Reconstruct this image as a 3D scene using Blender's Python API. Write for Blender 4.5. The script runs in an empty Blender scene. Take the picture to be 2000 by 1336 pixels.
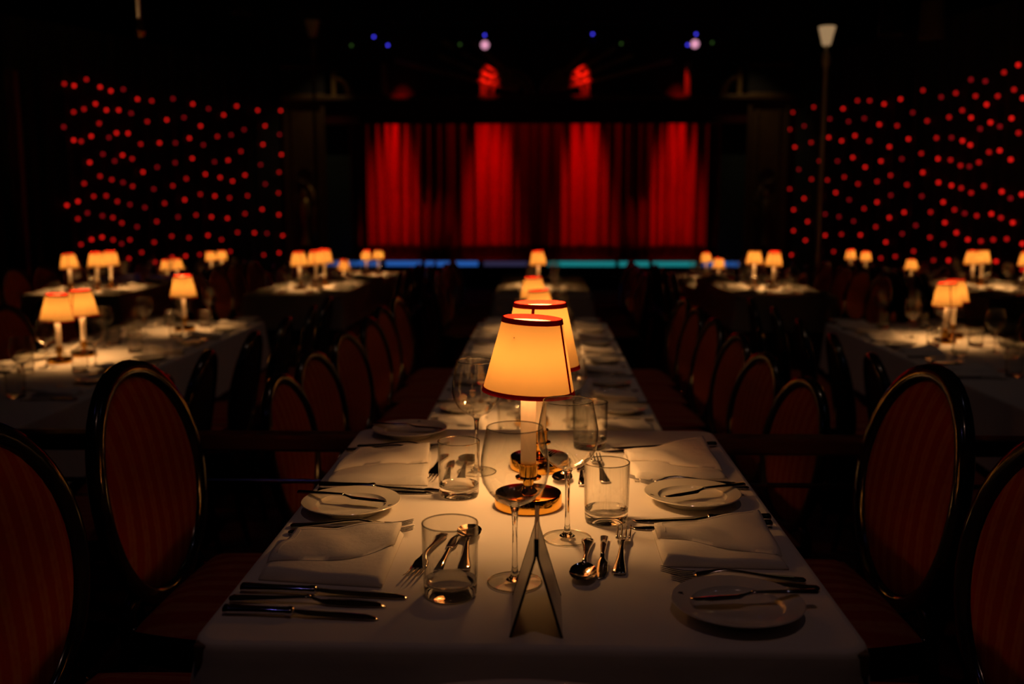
import bpy, bmesh, math, random
from mathutils import Vector, Matrix
random.seed(7)
PI = math.pi
R = math.radians
scene = bpy.context.scene
COL = scene.collection

# ------------------------------------------------------------------ camera, world, exposure
cam_d = bpy.data.cameras.new('camera')
cam_d.lens = 35; cam_d.sensor_width = 36; cam_d.sensor_fit = 'HORIZONTAL'
cam_d.clip_start = 0.05; cam_d.clip_end = 200
cam_d.dof.use_dof = True; cam_d.dof.focus_distance = 1.56; cam_d.dof.aperture_fstop = 3.4
camera = bpy.data.objects.new('camera', cam_d); COL.objects.link(camera)
camera.location = (0, 0, 1.26)
camera.rotation_euler = (R(82.0), 0, R(1.77))
scene.camera = camera

world = bpy.data.worlds.new('world'); scene.world = world; world.use_nodes = True
world.node_tree.nodes['Background'].inputs[0].default_value = (0.02, 0.02, 0.025, 1)
world.node_tree.nodes['Background'].inputs[1].default_value = 0.05

vs = scene.view_settings
vs.view_transform = 'Standard'; vs.look = 'None'; vs.gamma = 1.0; vs.use_curve_mapping = False
vs.exposure = 0.0
cy = scene.cycles
cy.use_denoising = True; cy.use_adaptive_sampling = True; cy.adaptive_threshold = 0.015
cy.max_bounces = 10; cy.diffuse_bounces = 3; cy.glossy_bounces = 5
cy.transmission_bounces = 10; cy.transparent_max_bounces = 24
cy.sample_clamp_indirect = 2.0; cy.sample_clamp_direct = 0
cy.blur_glossy = 0.5

LAMP_W = 3.5            # one table lamp bulb
WARM = (1.0, 0.49, 0.155)

def add_light(name, kind, loc, power, color, radius=0.02, parent=None, target=None, size=None, blend=1.0):
    d = bpy.data.lights.new(name, kind); d.energy = power; d.color = color
    d.shadow_soft_size = radius
    if kind == 'SPOT':
        d.spot_size = R(size); d.spot_blend = blend
    o = bpy.data.objects.new(name, d); COL.objects.link(o); o.location = loc
    if target is not None:
        o.rotation_euler = (Vector(target) - Vector(loc)).to_track_quat('-Z', 'Y').to_euler()
    if parent: o.parent = parent
    return o

# ------------------------------------------------------------------ materials
M = {}
def nodes_of(name):
    m = bpy.data.materials.new(name); m.use_nodes = True
    M[name] = m
    nt = m.node_tree
    return m, nt, nt.nodes['Principled BSDF'], nt.nodes['Material Output']

def mat(name, color, rough=0.5, metal=0.0, noise=0.0, scale=20.0, bump=0.0, bscale=60.0, coat=0.0, spec=0.5, sheen=0.0):
    m, nt, p, out = nodes_of(name)
    p.inputs['Roughness'].default_value = rough; p.inputs['Metallic'].default_value = metal
    p.inputs['Specular IOR Level'].default_value = spec
    p.inputs['Coat Weight'].default_value = coat; p.inputs['Sheen Weight'].default_value = sheen
    tc = nt.nodes.new('ShaderNodeTexCoord')
    n = nt.nodes.new('ShaderNodeTexNoise'); n.inputs['Scale'].default_value = scale; n.inputs['Detail'].default_value = 5
    nt.links.new(tc.outputs['Object'], n.inputs['Vector'])
    mx = nt.nodes.new('ShaderNodeMix'); mx.data_type = 'RGBA'
    mx.inputs['A'].default_value = tuple(max(0, c*(1-noise)) for c in color) + (1,)
    mx.inputs['B'].default_value = tuple(min(1, c*(1+noise)) for c in color) + (1,)
    nt.links.new(n.outputs['Fac'], mx.inputs['Factor'])
    nt.links.new(mx.outputs['Result'], p.inputs['Base Color'])
    if bump:
        n2 = nt.nodes.new('ShaderNodeTexNoise'); n2.inputs['Scale'].default_value = bscale; n2.inputs['Detail'].default_value = 4
        nt.links.new(tc.outputs['Object'], n2.inputs['Vector'])
        b = nt.nodes.new('ShaderNodeBump'); b.inputs['Strength'].default_value = bump; b.inputs['Distance'].default_value = 0.01
        nt.links.new(n2.outputs['Fac'], b.inputs['Height']); nt.links.new(b.outputs['Normal'], p.inputs['Normal'])
    return m

def emis(name, color, strength, base=(0.02, 0.02, 0.02)):
    m, nt, p, out = nodes_of(name)
    p.inputs['Base Color'].default_value = base + (1,)
    p.inputs['Emission Color'].default_value = color + (1,)
    p.inputs['Emission Strength'].default_value = strength
    m.cycles.emission_sampling = 'NONE'
    return m

mat('cloth', (0.78, 0.73, 0.69), 0.85, noise=0.03, scale=9, bump=0.22, bscale=11, spec=0.2, sheen=0.15)
mat('napkin', (0.80, 0.75, 0.70), 0.85, noise=0.03, scale=60, bump=0.12, bscale=90, spec=0.2)
mat('porcelain', (0.80, 0.75, 0.66), 0.12, noise=0.02, coat=0.3)
mat('silver', (0.72, 0.70, 0.70), 0.10, 1.0, noise=0.05, scale=90)
mat('brass', (0.95, 0.52, 0.08), 0.09, 1.0, noise=0.05, scale=40)
mat('candle', (0.95, 0.84, 0.70), 0.45, noise=0.02)
mat('lacquer', (0.012, 0.011, 0.011), 0.16, noise=0.2, coat=0.4)
mat('rail_wood', (0.13, 0.04, 0.022), 0.35, noise=0.3, scale=14)
mat('dark_metal', (0.10, 0.10, 0.11), 0.3, 1.0, noise=0.1)
mat('steel_bar', (0.5, 0.5, 0.55), 0.25, 1.0, noise=0.1)
mat('black', (0.010, 0.010, 0.011), 0.75, noise=0.2)
mat('black_wall', (0.012, 0.011, 0.012), 0.9, noise=0.3, scale=2)
mat('dark_red_paint', (0.30, 0.05, 0.04), 0.6, noise=0.2, scale=6)
mat('teal_flat', (0.020, 0.032, 0.032), 0.8, noise=0.2, scale=3)
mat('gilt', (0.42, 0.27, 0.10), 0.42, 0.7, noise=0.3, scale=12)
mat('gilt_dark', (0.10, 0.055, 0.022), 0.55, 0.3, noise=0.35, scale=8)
mat('velvet', (0.50, 0.016, 0.010), 0.85, noise=0.18, scale=5, sheen=0.1, spec=0.1)
mat('velvet_dark', (0.05, 0.008, 0.008), 0.9, noise=0.2, scale=5, spec=0.1)
mat('card', (0.66, 0.58, 0.50), 0.28, noise=0.04, scale=30)
mat('card_edge', (0.03, 0.018, 0.012), 0.4, noise=0.1)
mat('crest_ink', (0.03, 0.025, 0.03), 0.4, noise=0.1)
mat('chair_back_cloth', (0.035, 0.012, 0.010), 0.9, noise=0.3, scale=30)
mat('seat_wood', (0.16, 0.09, 0.05), 0.6, noise=0.3, scale=8)
mat('frosted_glass', (0.8, 0.7, 0.55), 0.5, noise=0.05)

# carpet
m, nt, p, out = nodes_of('carpet')
tc = nt.nodes.new('ShaderNodeTexCoord'); v = nt.nodes.new('ShaderNodeTexVoronoi'); v.inputs['Scale'].default_value = 5.0
nt.links.new(tc.outputs['Object'], v.inputs['Vector'])
rp = nt.nodes.new('ShaderNodeValToRGB'); e = rp.color_ramp.elements
e[0].color = (0.10, 0.016, 0.012, 1); e[1].color = (0.035, 0.010, 0.012, 1); e[0].position = 0.25; e[1].position = 0.55
nt.links.new(v.outputs['Distance'], rp.inputs['Fac']); nt.links.new(rp.outputs['Color'], p.inputs['Base Color'])
p.inputs['Roughness'].default_value = 0.95; p.inputs['Specular IOR Level'].default_value = 0.1

# striped upholstery: vertical bands across the chair back
m, nt, p, out = nodes_of('striped_fabric')
tc = nt.nodes.new('ShaderNodeTexCoord'); sx = nt.nodes.new('ShaderNodeSeparateXYZ')
nt.links.new(tc.outputs['Object'], sx.inputs[0])
def mathn(op, a, b=None):
    q = nt.nodes.new('ShaderNodeMath'); q.operation = op
    for i, s in enumerate((a, b)):
        if s is None: continue
        if isinstance(s, (int, float)): q.inputs[i].default_value = s
        else: nt.links.new(s, q.inputs[i])
    return q.outputs[0]
s1 = mathn('MULTIPLY', sx.outputs['X'], 2*PI/0.047)
s2 = mathn('SINE', s1)
s3 = mathn('MULTIPLY', sx.outputs['X'], 2*PI/0.0157)
s4 = mathn('MULTIPLY', mathn('SINE', s3), 0.45)
ns = nt.nodes.new('ShaderNodeTexNoise'); ns.inputs['Scale'].default_value = 70
nt.links.new(tc.outputs['Object'], ns.inputs['Vector'])
tot = mathn('ADD', mathn('ADD', s2, s4), mathn('MULTIPLY', mathn('SUBTRACT', ns.outputs['Fac'], 0.5), 2.2))
rp = nt.nodes.new('ShaderNodeValToRGB'); e = rp.color_ramp.elements
mr = nt.nodes.new('ShaderNodeMapRange'); mr.inputs['From Min'].default_value = -1.6; mr.inputs['From Max'].default_value = 1.6
nt.links.new(tot, mr.inputs['Value']); nt.links.new(mr.outputs['Result'], rp.inputs['Fac'])
e[0].position = 0.35; e[0].color = (0.33, 0.034, 0.018, 1); e[1].position = 0.85; e[1].color = (0.40, 0.135, 0.055, 1)
nt.links.new(rp.outputs['Color'], p.inputs['Base Color'])
p.inputs['Roughness'].default_value = 0.8; p.inputs['Specular IOR Level'].default_value = 0.25

# lamp shade: parchment that lets a little light through
m, nt, p, out = nodes_of('shade_paper')
nt.nodes.remove(p)
tc = nt.nodes.new('ShaderNodeTexCoord'); n = nt.nodes.new('ShaderNodeTexNoise'); n.inputs['Scale'].default_value = 30
nt.links.new(tc.outputs['Object'], n.inputs['Vector'])
mx = nt.nodes.new('ShaderNodeMix'); mx.data_type = 'RGBA'
mx.inputs['A'].default_value = (0.90, 0.53, 0.18, 1); mx.inputs['B'].default_value = (0.97, 0.58, 0.20, 1)
nt.links.new(n.outputs['Fac'], mx.inputs['Factor'])
df = nt.nodes.new('ShaderNodeBsdfDiffuse'); df.inputs['Color'].default_value = (0.80, 0.66, 0.48, 1)
tl = nt.nodes.new('ShaderNodeBsdfTranslucent'); nt.links.new(mx.outputs['Result'], tl.inputs['Color'])
ms = nt.nodes.new('ShaderNodeMixShader'); ms.inputs[0].default_value = 0.080
nt.links.new(df.outputs[0], ms.inputs[1]); nt.links.new(tl.outputs[0], ms.inputs[2]); nt.links.new(ms.outputs[0], out.inputs[0])

m, nt, p, out = nodes_of('trim_red')
nt.nodes.remove(p)
tc = nt.nodes.new('ShaderNodeTexCoord'); n = nt.nodes.new('ShaderNodeTexNoise'); n.inputs['Scale'].default_value = 120
nt.links.new(tc.outputs['Object'], n.inputs['Vector'])
mx = nt.nodes.new('ShaderNodeMix'); mx.data_type = 'RGBA'
mx.inputs['A'].default_value = (0.42, 0.018, 0.012, 1); mx.inputs['B'].default_value = (0.55, 0.03, 0.02, 1)
nt.links.new(n.outputs['Fac'], mx.inputs['Factor'])
df = nt.nodes.new('ShaderNodeBsdfDiffuse'); nt.links.new(mx.outputs['Result'], df.inputs['Color'])
tl = nt.nodes.new('ShaderNodeBsdfTranslucent'); nt.links.new(mx.outputs['Result'], tl.inputs['Color'])
ms = nt.nodes.new('ShaderNodeMixShader'); ms.inputs[0].default_value = 0.3
nt.links.new(df.outputs[0], ms.inputs[1]); nt.links.new(tl.outputs[0], ms.inputs[2]); nt.links.new(ms.outputs[0], out.inputs[0])

# thin blown glass (bowl, walls, foot) and solid glass (stems, heavy bottoms)
m, nt, p, out = nodes_of('thin_glass')
nt.nodes.remove(p)
lw = nt.nodes.new('ShaderNodeLayerWeight'); lw.inputs['Blend'].default_value = 0.5
def pown(e_, mul, add):
    a = nt.nodes.new('ShaderNodeMath'); a.operation = 'POWER'; a.inputs[1].default_value = e_
    nt.links.new(lw.outputs['Facing'], a.inputs[0])
    b = nt.nodes.new('ShaderNodeMath'); b.operation = 'MULTIPLY_ADD'; b.inputs[1].default_value = mul; b.inputs[2].default_value = add
    nt.links.new(a.outputs[0], b.inputs[0]); return b.outputs[0]
cr = nt.nodes.new('ShaderNodeMix'); cr.data_type = 'RGBA'      # longer way through the wall at the rim of the silhouette
cr.inputs['A'].default_value = (0.99, 0.99, 0.98, 1); cr.inputs['B'].default_value = (0.30, 0.28, 0.24, 1)
nt.links.new(pown(5.0, 1.0, 0.0), cr.inputs['Factor'])
tr = nt.nodes.new('ShaderNodeBsdfTransparent'); nt.links.new(cr.outputs['Result'], tr.inputs['Color'])
gl = nt.nodes.new('ShaderNodeBsdfGlossy'); gl.inputs['Roughness'].default_value = 0.02
ms = nt.nodes.new('ShaderNodeMixShader'); nt.links.new(pown(5.0, 0.90, 0.085), ms.inputs[0])
nt.links.new(tr.outputs[0], ms.inputs[1]); nt.links.new(gl.outputs[0], ms.inputs[2]); nt.links.new(ms.outputs[0], out.inputs[0])

m, nt, p, out = nodes_of('rim_glass')
nt.nodes.remove(p)
tr = nt.nodes.new('ShaderNodeBsdfTransparent'); tr.inputs['Color'].default_value = (0.85, 0.85, 0.82, 1)
gl = nt.nodes.new('ShaderNodeBsdfGlossy'); gl.inputs['Roughness'].default_value = 0.12
ms = nt.nodes.new('ShaderNodeMixShader'); ms.inputs[0].default_value = 0.42
nt.links.new(tr.outputs[0], ms.inputs[1]); nt.links.new(gl.outputs[0], ms.inputs[2]); nt.links.new(ms.outputs[0], out.inputs[0])

m, nt, p, out = nodes_of('foot_glass')
nt.nodes.remove(p)
lw = nt.nodes.new('ShaderNodeLayerWeight'); lw.inputs['Blend'].default_value = 0.5
tr = nt.nodes.new('ShaderNodeBsdfTransparent'); tr.inputs['Color'].default_value = (0.985, 0.985, 0.97, 1)
gl = nt.nodes.new('ShaderNodeBsdfGlossy'); gl.inputs['Roughness'].default_value = 0.03
ms = nt.nodes.new('ShaderNodeMixShader'); nt.links.new(pown(5.0, 0.55, 0.04), ms.inputs[0])
nt.links.new(tr.outputs[0], ms.inputs[1]); nt.links.new(gl.outputs[0], ms.inputs[2]); nt.links.new(ms.outputs[0], out.inputs[0])

m, nt, p, out = nodes_of('solid_glass')
p.inputs['Transmission Weight'].default_value = 1.0; p.inputs['IOR'].default_value = 1.5
p.inputs['Roughness'].default_value = 0.0; p.inputs['Base Color'].default_value = (0.97, 0.97, 0.95, 1)

emis('led_bright', (1.0, 0.012, 0.008), 1.2)
emis('led_mid', (1.0, 0.012, 0.010), 0.65)
emis('led_dim', (1.0, 0.015, 0.025), 0.33)
emis('led_blue', (0.06, 0.05, 1.0), 2.2)
emis('led_green', (0.25, 0.6, 0.10), 0.16)
emis('strip_blue', (0.03, 0.16, 0.62), 0.55)
emis('strip_grey', (0.14, 0.12, 0.30), 0.16)
emis('strip_teal', (0.02, 0.40, 0.42), 0.45)
emis('lens_pink', (1.0, 0.42, 0.62), 0.8)
emis('torch_glow', (1.0, 0.62, 0.30), 0.30, (0.8, 0.7, 0.55)).cycles.emission_sampling = 'AUTO'

# ------------------------------------------------------------------ mesh helpers
def mesh_obj(name, verts, faces, material, parent=None, smooth=True, loc=None, rot=None):
    me = bpy.data.meshes.new(name); me.from_pydata(verts, [], faces); me.update()
    if smooth: me.shade_smooth()
    me.materials.append(M[material])
    o = bpy.data.objects.new(name, me); COL.objects.link(o)
    if parent: o.parent = parent
    if loc: o.location = loc
    if rot: o.rotation_euler = rot
    return o

def from_bm(name, bm, material, parent=None, smooth=False, loc=None, rot=None):
    bmesh.ops.recalc_face_normals(bm, faces=bm.faces)
    me = bpy.data.meshes.new(name); bm.to_mesh(me); bm.free()
    if smooth: me.shade_smooth()
    me.materials.append(M[material])
    o = bpy.data.objects.new(name, me); COL.objects.link(o)
    if parent: o.parent = parent
    if loc: o.location = loc
    if rot: o.rotation_euler = rot
    return o

def bbox(bm, x0, x1, y0, y1, z0, z1, bevel=0.0, seg=2):
    r = bmesh.ops.create_cube(bm, size=1.0)
    vs_ = r['verts']
    for v in vs_:
        v.co = Vector(((x0+x1)/2 + v.co.x*(x1-x0), (y0+y1)/2 + v.co.y*(y1-y0), (z0+z1)/2 + v.co.z*(z1-z0)))
    if bevel:
        es = list({e for v in vs_ for e in v.link_edges})
        bmesh.ops.bevel(bm, geom=es, offset=bevel, segments=seg, affect='EDGES', profile=0.5)

def box(name, x0, x1, y0, y1, z0, z1, material, parent=None, bevel=0.0):
    bm = bmesh.new(); bbox(bm, x0, x1, y0, y1, z0, z1, bevel)
    return from_bm(name, bm, material, parent)

def lathe_data(prof, seg=32, closed=False):
    vs_, fs = [], []
    n = len(prof)
    for r, z in prof:
        for k in range(seg):
            a = 2*PI*k/seg; vs_.append((r*math.cos(a), r*math.sin(a), z))
    rng = range(n) if closed else range(n-1)
    for i in rng:
        j = (i+1) % n
        for k in range(seg):
            k2 = (k+1) % seg
            fs.append((i*seg+k, i*seg+k2, j*seg+k2, j*seg+k))
    return vs_, fs

def lathe(name, prof, material, parent=None, seg=32, closed=False, smooth=True, loc=None, rot=None):
    v, f = lathe_data(prof, seg, closed)
    bm = bmesh.new(); me = bpy.data.meshes.new('tmp'); me.from_pydata(v, [], f)
    bm.from_mesh(me); bpy.data.meshes.remove(me)
    bmesh.ops.remove_doubles(bm, verts=bm.verts, dist=1e-6)
    o = from_bm(name, bm, material, parent, smooth, loc, rot)
    if smooth: sharp(o)
    return o

def sharp(o, ang=40):
    me = o.data; me.shade_smooth()
    bm = bmesh.new(); bm.from_mesh(me)
    for ed in bm.edges:
        if len(ed.link_faces) == 2 and ed.calc_face_angle(0) > R(ang): ed.smooth = False
    bm.to_mesh(me); bm.free()

def tube(name, pts, radius, material, parent=None, seg=10, loc=None):
    """tube through points; radius number or list"""
    pts = [Vector(p) for p in pts]; n = len(pts)
    vs_, fs = [], []
    up = Vector((0, 0, 1))
    for i, p_ in enumerate(pts):
        t = (pts[min(i+1, n-1)] - pts[max(i-1, 0)]).normalized()
        u = t.cross(up)
        if u.length < 1e-3: u = t.cross(Vector((1, 0, 0)))
        u.normalize(); w = u.cross(t)
        r = radius[i] if isinstance(radius, (list, tuple)) else radius
        for k in range(seg):
            a = 2*PI*k/seg; vs_.append(tuple(p_ + u*math.cos(a)*r + w*math.sin(a)*r))
    for i in range(n-1):
        for k in range(seg):
            fs.append((i*seg+k, i*seg+(k+1) % seg, (i+1)*seg+(k+1) % seg, (i+1)*seg+k))
    fs.append(tuple(range(seg-1, -1, -1))); fs.append(tuple((n-1)*seg+k for k in range(seg)))
    return mesh_obj(name, vs_, fs, material, parent, True, loc)

def loft_into(vs_, fs, st, seg=10):
    """stations (x, yc, zc, half width, half thickness)"""
    b = len(vs_)
    for x, yc, zc, w, t in st:
        for k in range(seg):
            a = 2*PI*k/seg; vs_.append((x, yc + w*math.cos(a), zc + t*math.sin(a)))
    n = len(st)
    for i in range(n-1):
        for k in range(seg):
            fs.append((b+i*seg+k, b+i*seg+(k+1) % seg, b+(i+1)*seg+(k+1) % seg, b+(i+1)*seg+k))
    fs.append(tuple(b+k for k in range(seg-1, -1, -1))); fs.append(tuple(b+(n-1)*seg+k for k in range(seg)))

def empty(name, loc=(0, 0, 0), rz=0.0):
    o = bpy.data.objects.new(name, None); COL.objects.link(o)
    o.location = loc; o.rotation_euler = (0, 0, rz); o.empty_display_size = 0.05
    return o

def tag(o, label, cat, group=None, kind=None):
    o['label'] = label; o['category'] = cat
    if group: o['group'] = group
    if kind: o['kind'] = kind
    return o

def dup(root, loc, rz=0.0):
    r = root.copy(); COL.objects.link(r); r.location = loc; r.rotation_euler = (0, 0, rz)
    for ch in list(root.children):
        c = ch.copy(); COL.objects.link(c); c.parent = r
        for g in list(ch.children):
            d = g.copy(); COL.objects.link(d); d.parent = c
    return r

class Maker:
    """builds a thing once, then hands out the original first and copies after"""
    def __init__(self, fn): self.fn = fn; self.src = None
    def put(self, loc, rz, label, cat, group=None):
        if self.src is None:
            self.src = self.fn(); o = self.src; o.location = loc; o.rotation_euler = (0, 0, rz)
        else:
            o = dup(self.src, loc, rz)
        if 'group' in o.keys(): del o['group']
        return tag(o, label, cat, group)

ORD = ['first', 'second', 'third', 'fourth', 'fifth', 'sixth', 'seventh']

# ------------------------------------------------------------------ room shell
F1, F2, F3 = 0.0, -0.24, -0.46      # floor levels stepping down towards the stage
RAILY = 2.36
def structure(o, label, cat): return tag(o, label, cat, kind='structure')
structure(box('floor', -9.5, 9.5, -3.0, 2.44, -0.6, F1, 'carpet'), 'dark red carpeted floor of the upper tier around the near table', 'floor')
structure(box('floor', -9.5, 9.5, 2.44, 10.45, -0.7, F2, 'carpet'), 'dark red carpeted floor of the tier below the wooden rail', 'floor')
structure(box('floor', -9.5, 9.5, 10.45, 20.0, -0.8, F3, 'carpet'), 'dark carpeted floor of the lowest tier in front of the stage', 'floor')
structure(box('wall_back', -9.5, 9.5, -3.2, -3.0, -0.6, 6.2, 'black_wall'), 'black rear wall behind the viewer', 'wall')
structure(box('wall_left', -9.7, -9.5, -3.2, 23.0, -0.8, 6.2, 'black_wall'), 'black side wall on the left of the hall', 'wall')
structure(box('wall_right', 9.5, 9.7, -3.2, 23.0, -0.8, 6.2, 'black_wall'), 'black side wall on the right of the hall', 'wall')
structure(box('ceiling', -9.7, 9.7, -3.2, 23.2, 6.2, 6.4, 'black'), 'black ceiling lost in darkness', 'ceiling')
structure(box('wall_stage', -9.7, 9.7, 23.0, 23.2, -0.8, 6.2, 'black_wall'), 'black wall behind the red stage curtain', 'wall')
for sgn, nm in ((-1, 'left'), (1, 'right')):
    x_in = -5.25 if sgn < 0 else 4.95
    a, b = sorted((x_in, sgn*9.5))
    structure(box('wall_stage_' + nm, a, b, 20.35, 20.55, F3, 6.2, 'black_wall'), 'black wall beside the stage on the %s' % nm, 'wall')
structure(box('trim_1', -6.95, -6.83, 13.0, 13.10, F3, 2.95, 'dark_red_paint'), 'slim dark red upright post at the far left of the hall', 'post')

# ------------------------------------------------------------------ stage
STG = 0.06
sf = box('stage_floor', -5.25, 4.95, 20.0, 22.9, F3, STG, 'black')
structure(sf, 'black stage platform under the red curtain', 'stage')

strip = empty('stage_edge_light', (-0.16, 19.97, STG-0.02))
tag(strip, 'thin blue and teal light strip along the front edge of the stage', 'light strip')
box('housing', -4.2, 4.1, 0.0, 0.03, -0.09, -0.03, 'black', strip)
for x0, x1, mm in ((-4.18, -3.11, 'strip_blue'), (-2.99, -1.14, 'strip_blue'), (-1.02, -0.12, 'strip_grey'), (0.26, 1.60, 'strip_teal'), (1.68, 3.20, 'strip_teal'), (3.34, 4.05, 'strip_blue')):
    box('light_segment', x0, x1, -0.03, 0.0, -0.05, 0.045, mm, strip)

def curtain(name, x0, x1, ph, label):
    nx, nz = 420, 14
    z0, z1 = STG+0.01, 4.3
    vs_, fs = [], []
    for j in range(nz+1):
        v = j/nz; z = z0 + (z1-z0)*v
        for i in range(nx+1):
            u = i/nx; x = x0 + (x1-x0)*u
            w = x + 0.05*math.sin(2.1*x+ph) + 0.03*math.sin(5.3*x)
            amp = 0.13*(0.8+0.35*math.sin(1.7*x+ph))
            y = amp*math.sin(w*2*PI/0.235) + 0.05*math.sin(w*2*PI/0.131 + ph) + 0.05*math.sin(w*2*PI/0.61)
            y += 0.03*(1-v)*math.sin(w*2*PI/0.5 + 3.0*(1-v))
            vs_.append((x, y, z))
    for j in range(nz):
        for i in range(nx):
            a = j*(nx+1)+i; fs.append((a, a+1, a+nx+2, a+nx+1))
    o = mesh_obj(name, vs_, fs, 'velvet', None, True, (0, 21.6, 0))
    sm = o.modifiers.new('thickness', 'SOLIDIFY'); sm.thickness = 0.01
    return tag(o, label, 'curtain', 'red stage curtains')
curtain('stage_curtain', -4.12, -0.16, 0.3, 'red pleated velvet stage curtain, left half')
curtain('stage_curtain', -0.14, 3.78, 1.9, 'red pleated velvet stage curtain, right half')
tag(box('valance', -4.35, 4.03, 20.15, 20.22, 2.80, 3.30, 'velvet_dark'), 'dark valance hanging across the top of the red curtain', 'valance')
for x0, x1, s in ((-4.55, -3.92, 'left'), (3.56, 4.25, 'right')):
    bm = bmesh.new(); bbox(bm, x0, x1, 20.45, 20.52, STG, 3.4, 0.004)
    tag(from_bm('stage_flat', bm, 'teal_flat'), 'dark greenish flat panel at the %s edge of the red curtain' % s, 'panel')

# proscenium: two pilasters, ledge and upper wall
def pilaster(name, x0, x1, label, mirror):
    e_ = empty(name, ((x0+x1)/2, 20.05, STG))
    w = (x1-x0)/2
    tag(e_, label, 'pilaster')
    box('shaft', -w+0.05, w-0.05, 0.05, 0.30, -0.52, 3.28, 'gilt_dark', e_)
    for s in (-1, 1):
        box('edge_moulding', s*(w-0.04)-0.035, s*(w-0.04)+0.035, 0.0, 0.06, 0.0, 3.22, 'gilt_dark', e_, 0.01)
        box('inner_moulding', s*(w-0.20)-0.02, s*(w-0.20)+0.02, 0.01, 0.06, 0.35, 3.0, 'gilt_dark', e_, 0.008)
    box('capital', -w, w, -0.03, 0.30, 3.18, 3.32, 'gilt_dark', e_, 0.02)
    box('attic_block', -w, w, 0.0, 0.30, 3.32, 3.80, 'black_wall', e_, 0.01)
    box('attic_cornice', -w-0.02, w+0.02, -0.05, 0.30, 3.80, 3.88, 'gilt_dark', e_, 0.015)
    box('plinth', -w, w, -0.03, 0.30, -0.52, 0.12, 'gilt_dark', e_, 0.02)
    # gilded ornament on the shaft: vase, pearl heads and a scrolling arm
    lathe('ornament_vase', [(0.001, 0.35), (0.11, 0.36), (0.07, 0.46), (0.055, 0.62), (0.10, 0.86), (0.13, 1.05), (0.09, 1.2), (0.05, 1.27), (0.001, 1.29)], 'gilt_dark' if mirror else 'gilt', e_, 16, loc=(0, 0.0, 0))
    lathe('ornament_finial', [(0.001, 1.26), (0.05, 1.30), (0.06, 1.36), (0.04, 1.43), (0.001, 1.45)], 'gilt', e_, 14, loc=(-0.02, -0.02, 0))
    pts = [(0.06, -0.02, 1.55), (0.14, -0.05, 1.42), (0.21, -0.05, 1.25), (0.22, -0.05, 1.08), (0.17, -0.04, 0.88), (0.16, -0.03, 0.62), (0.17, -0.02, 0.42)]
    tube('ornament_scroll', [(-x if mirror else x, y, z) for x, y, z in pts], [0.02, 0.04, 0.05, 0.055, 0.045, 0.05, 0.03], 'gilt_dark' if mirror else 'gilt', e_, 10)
    lathe('ornament_medallion', [(0.001, -0.03), (0.10, -0.025), (0.15, 0.0), (0.15, 0.04)], 'gilt_dark', e_, 18, loc=(0, 0.03, 1.72), rot=(R(90), 0, 0))
    return e_
pilaster('stage_pilaster', -5.19, -4.34, 'dim gilded pilaster with ornament at the left side of the stage', False)
pilaster('stage_pilaster', 4.00, 4.82, 'dim gilded pilaster at the right side of the stage', True)
tag(box('stage_cornice', -5.2, 4.9, 19.98, 20.2, 3.25, 3.34, 'gilt_dark', None, 0.015), 'narrow gilded ledge running above the red curtain', 'ledge')
structure(box('wall_proscenium', -5.25, 4.95, 20.36, 20.5, 3.30, 6.2, 'black_wall'), 'black wall above the stage opening', 'wall')

fan = empty('fan_ornament', (-0.16, 20.1, 3.34))
tag(fan, 'gilded fan of rays and arches on the ledge above the curtain', 'ornament')
for a_deg, ln in ((14, 2.75), (22, 2.05), (30, 2.1), (40, 1.6), (140, 1.6), (150, 2.1), (158, 2.05), (166, 2.85)):
    a = R(a_deg); bm = bmesh.new()
    bbox(bm, 0.35, ln, -0.03, 0.05, -0.035, 0.035, 0.01)
    for v in bm.verts:
        v.co.z *= 0.5 + 0.9*(v.co.x/ln)
    bmesh.ops.rotate(bm, verts=bm.verts, cent=(0, 0, 0), matrix=Matrix.Rotation(-a, 3, 'Y'))
    from_bm('ray', bm, 'gilt', fan)
for cx in (-0.50, 0.58):
    for rr in (0.46, 0.34):
        pts = [(cx + rr*math.cos(R(t)), 0.0, 0.02 + rr*math.sin(R(t))) for t in range(0, 181, 12)]
        tube('arch', pts, 0.035, 'gilt', fan, 8)
for x in (-2.99, -1.04, 1.02, 2.98):
    box('upright', x-0.05, x+0.05, -0.02, 0.06, 0.0, 0.62, 'gilt', fan, 0.01)
for s in (-1, 1):
    pts = [(s*4.02, 0, 0.02), (s*3.86, 0, 0.12), (s*3.72, 0, 0.2), (s*3.62, 0, 0.1), (s*3.56, 0, 0.02)] if False else [(s*(3.98-0.30*math.cos(R(t))), 0, 0.02+0.32*math.sin(R(t))) for t in range(0, 91, 15)]
    tube('scroll_bracket', pts, [0.07, 0.075, 0.07, 0.06, 0.05, 0.045, 0.04], 'gilt', fan, 8)
    box('scroll_post', s*3.99-0.04, s*3.99+0.04, -0.04, 0.06, 0.0, 0.5, 'gilt', fan, 0.01)

# rig of spotlights above the ledge
truss = empty('lighting_truss', (-0.16, 19.4, 4.62))
tag(truss, 'dark lighting pipe with hanging rods above the stage ledge', 'truss')
tube('pipe', [(-4.6, 0, 0), (0, 0, 0), (4.6, 0, 0)], 0.03, 'black', truss)
for x in (-4.2, -1.4, 1.4, 4.2):
    tube('hanging_rod', [(x, 0, 0), (x, 0, 1.58)], 0.012, 'black', truss)

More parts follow.
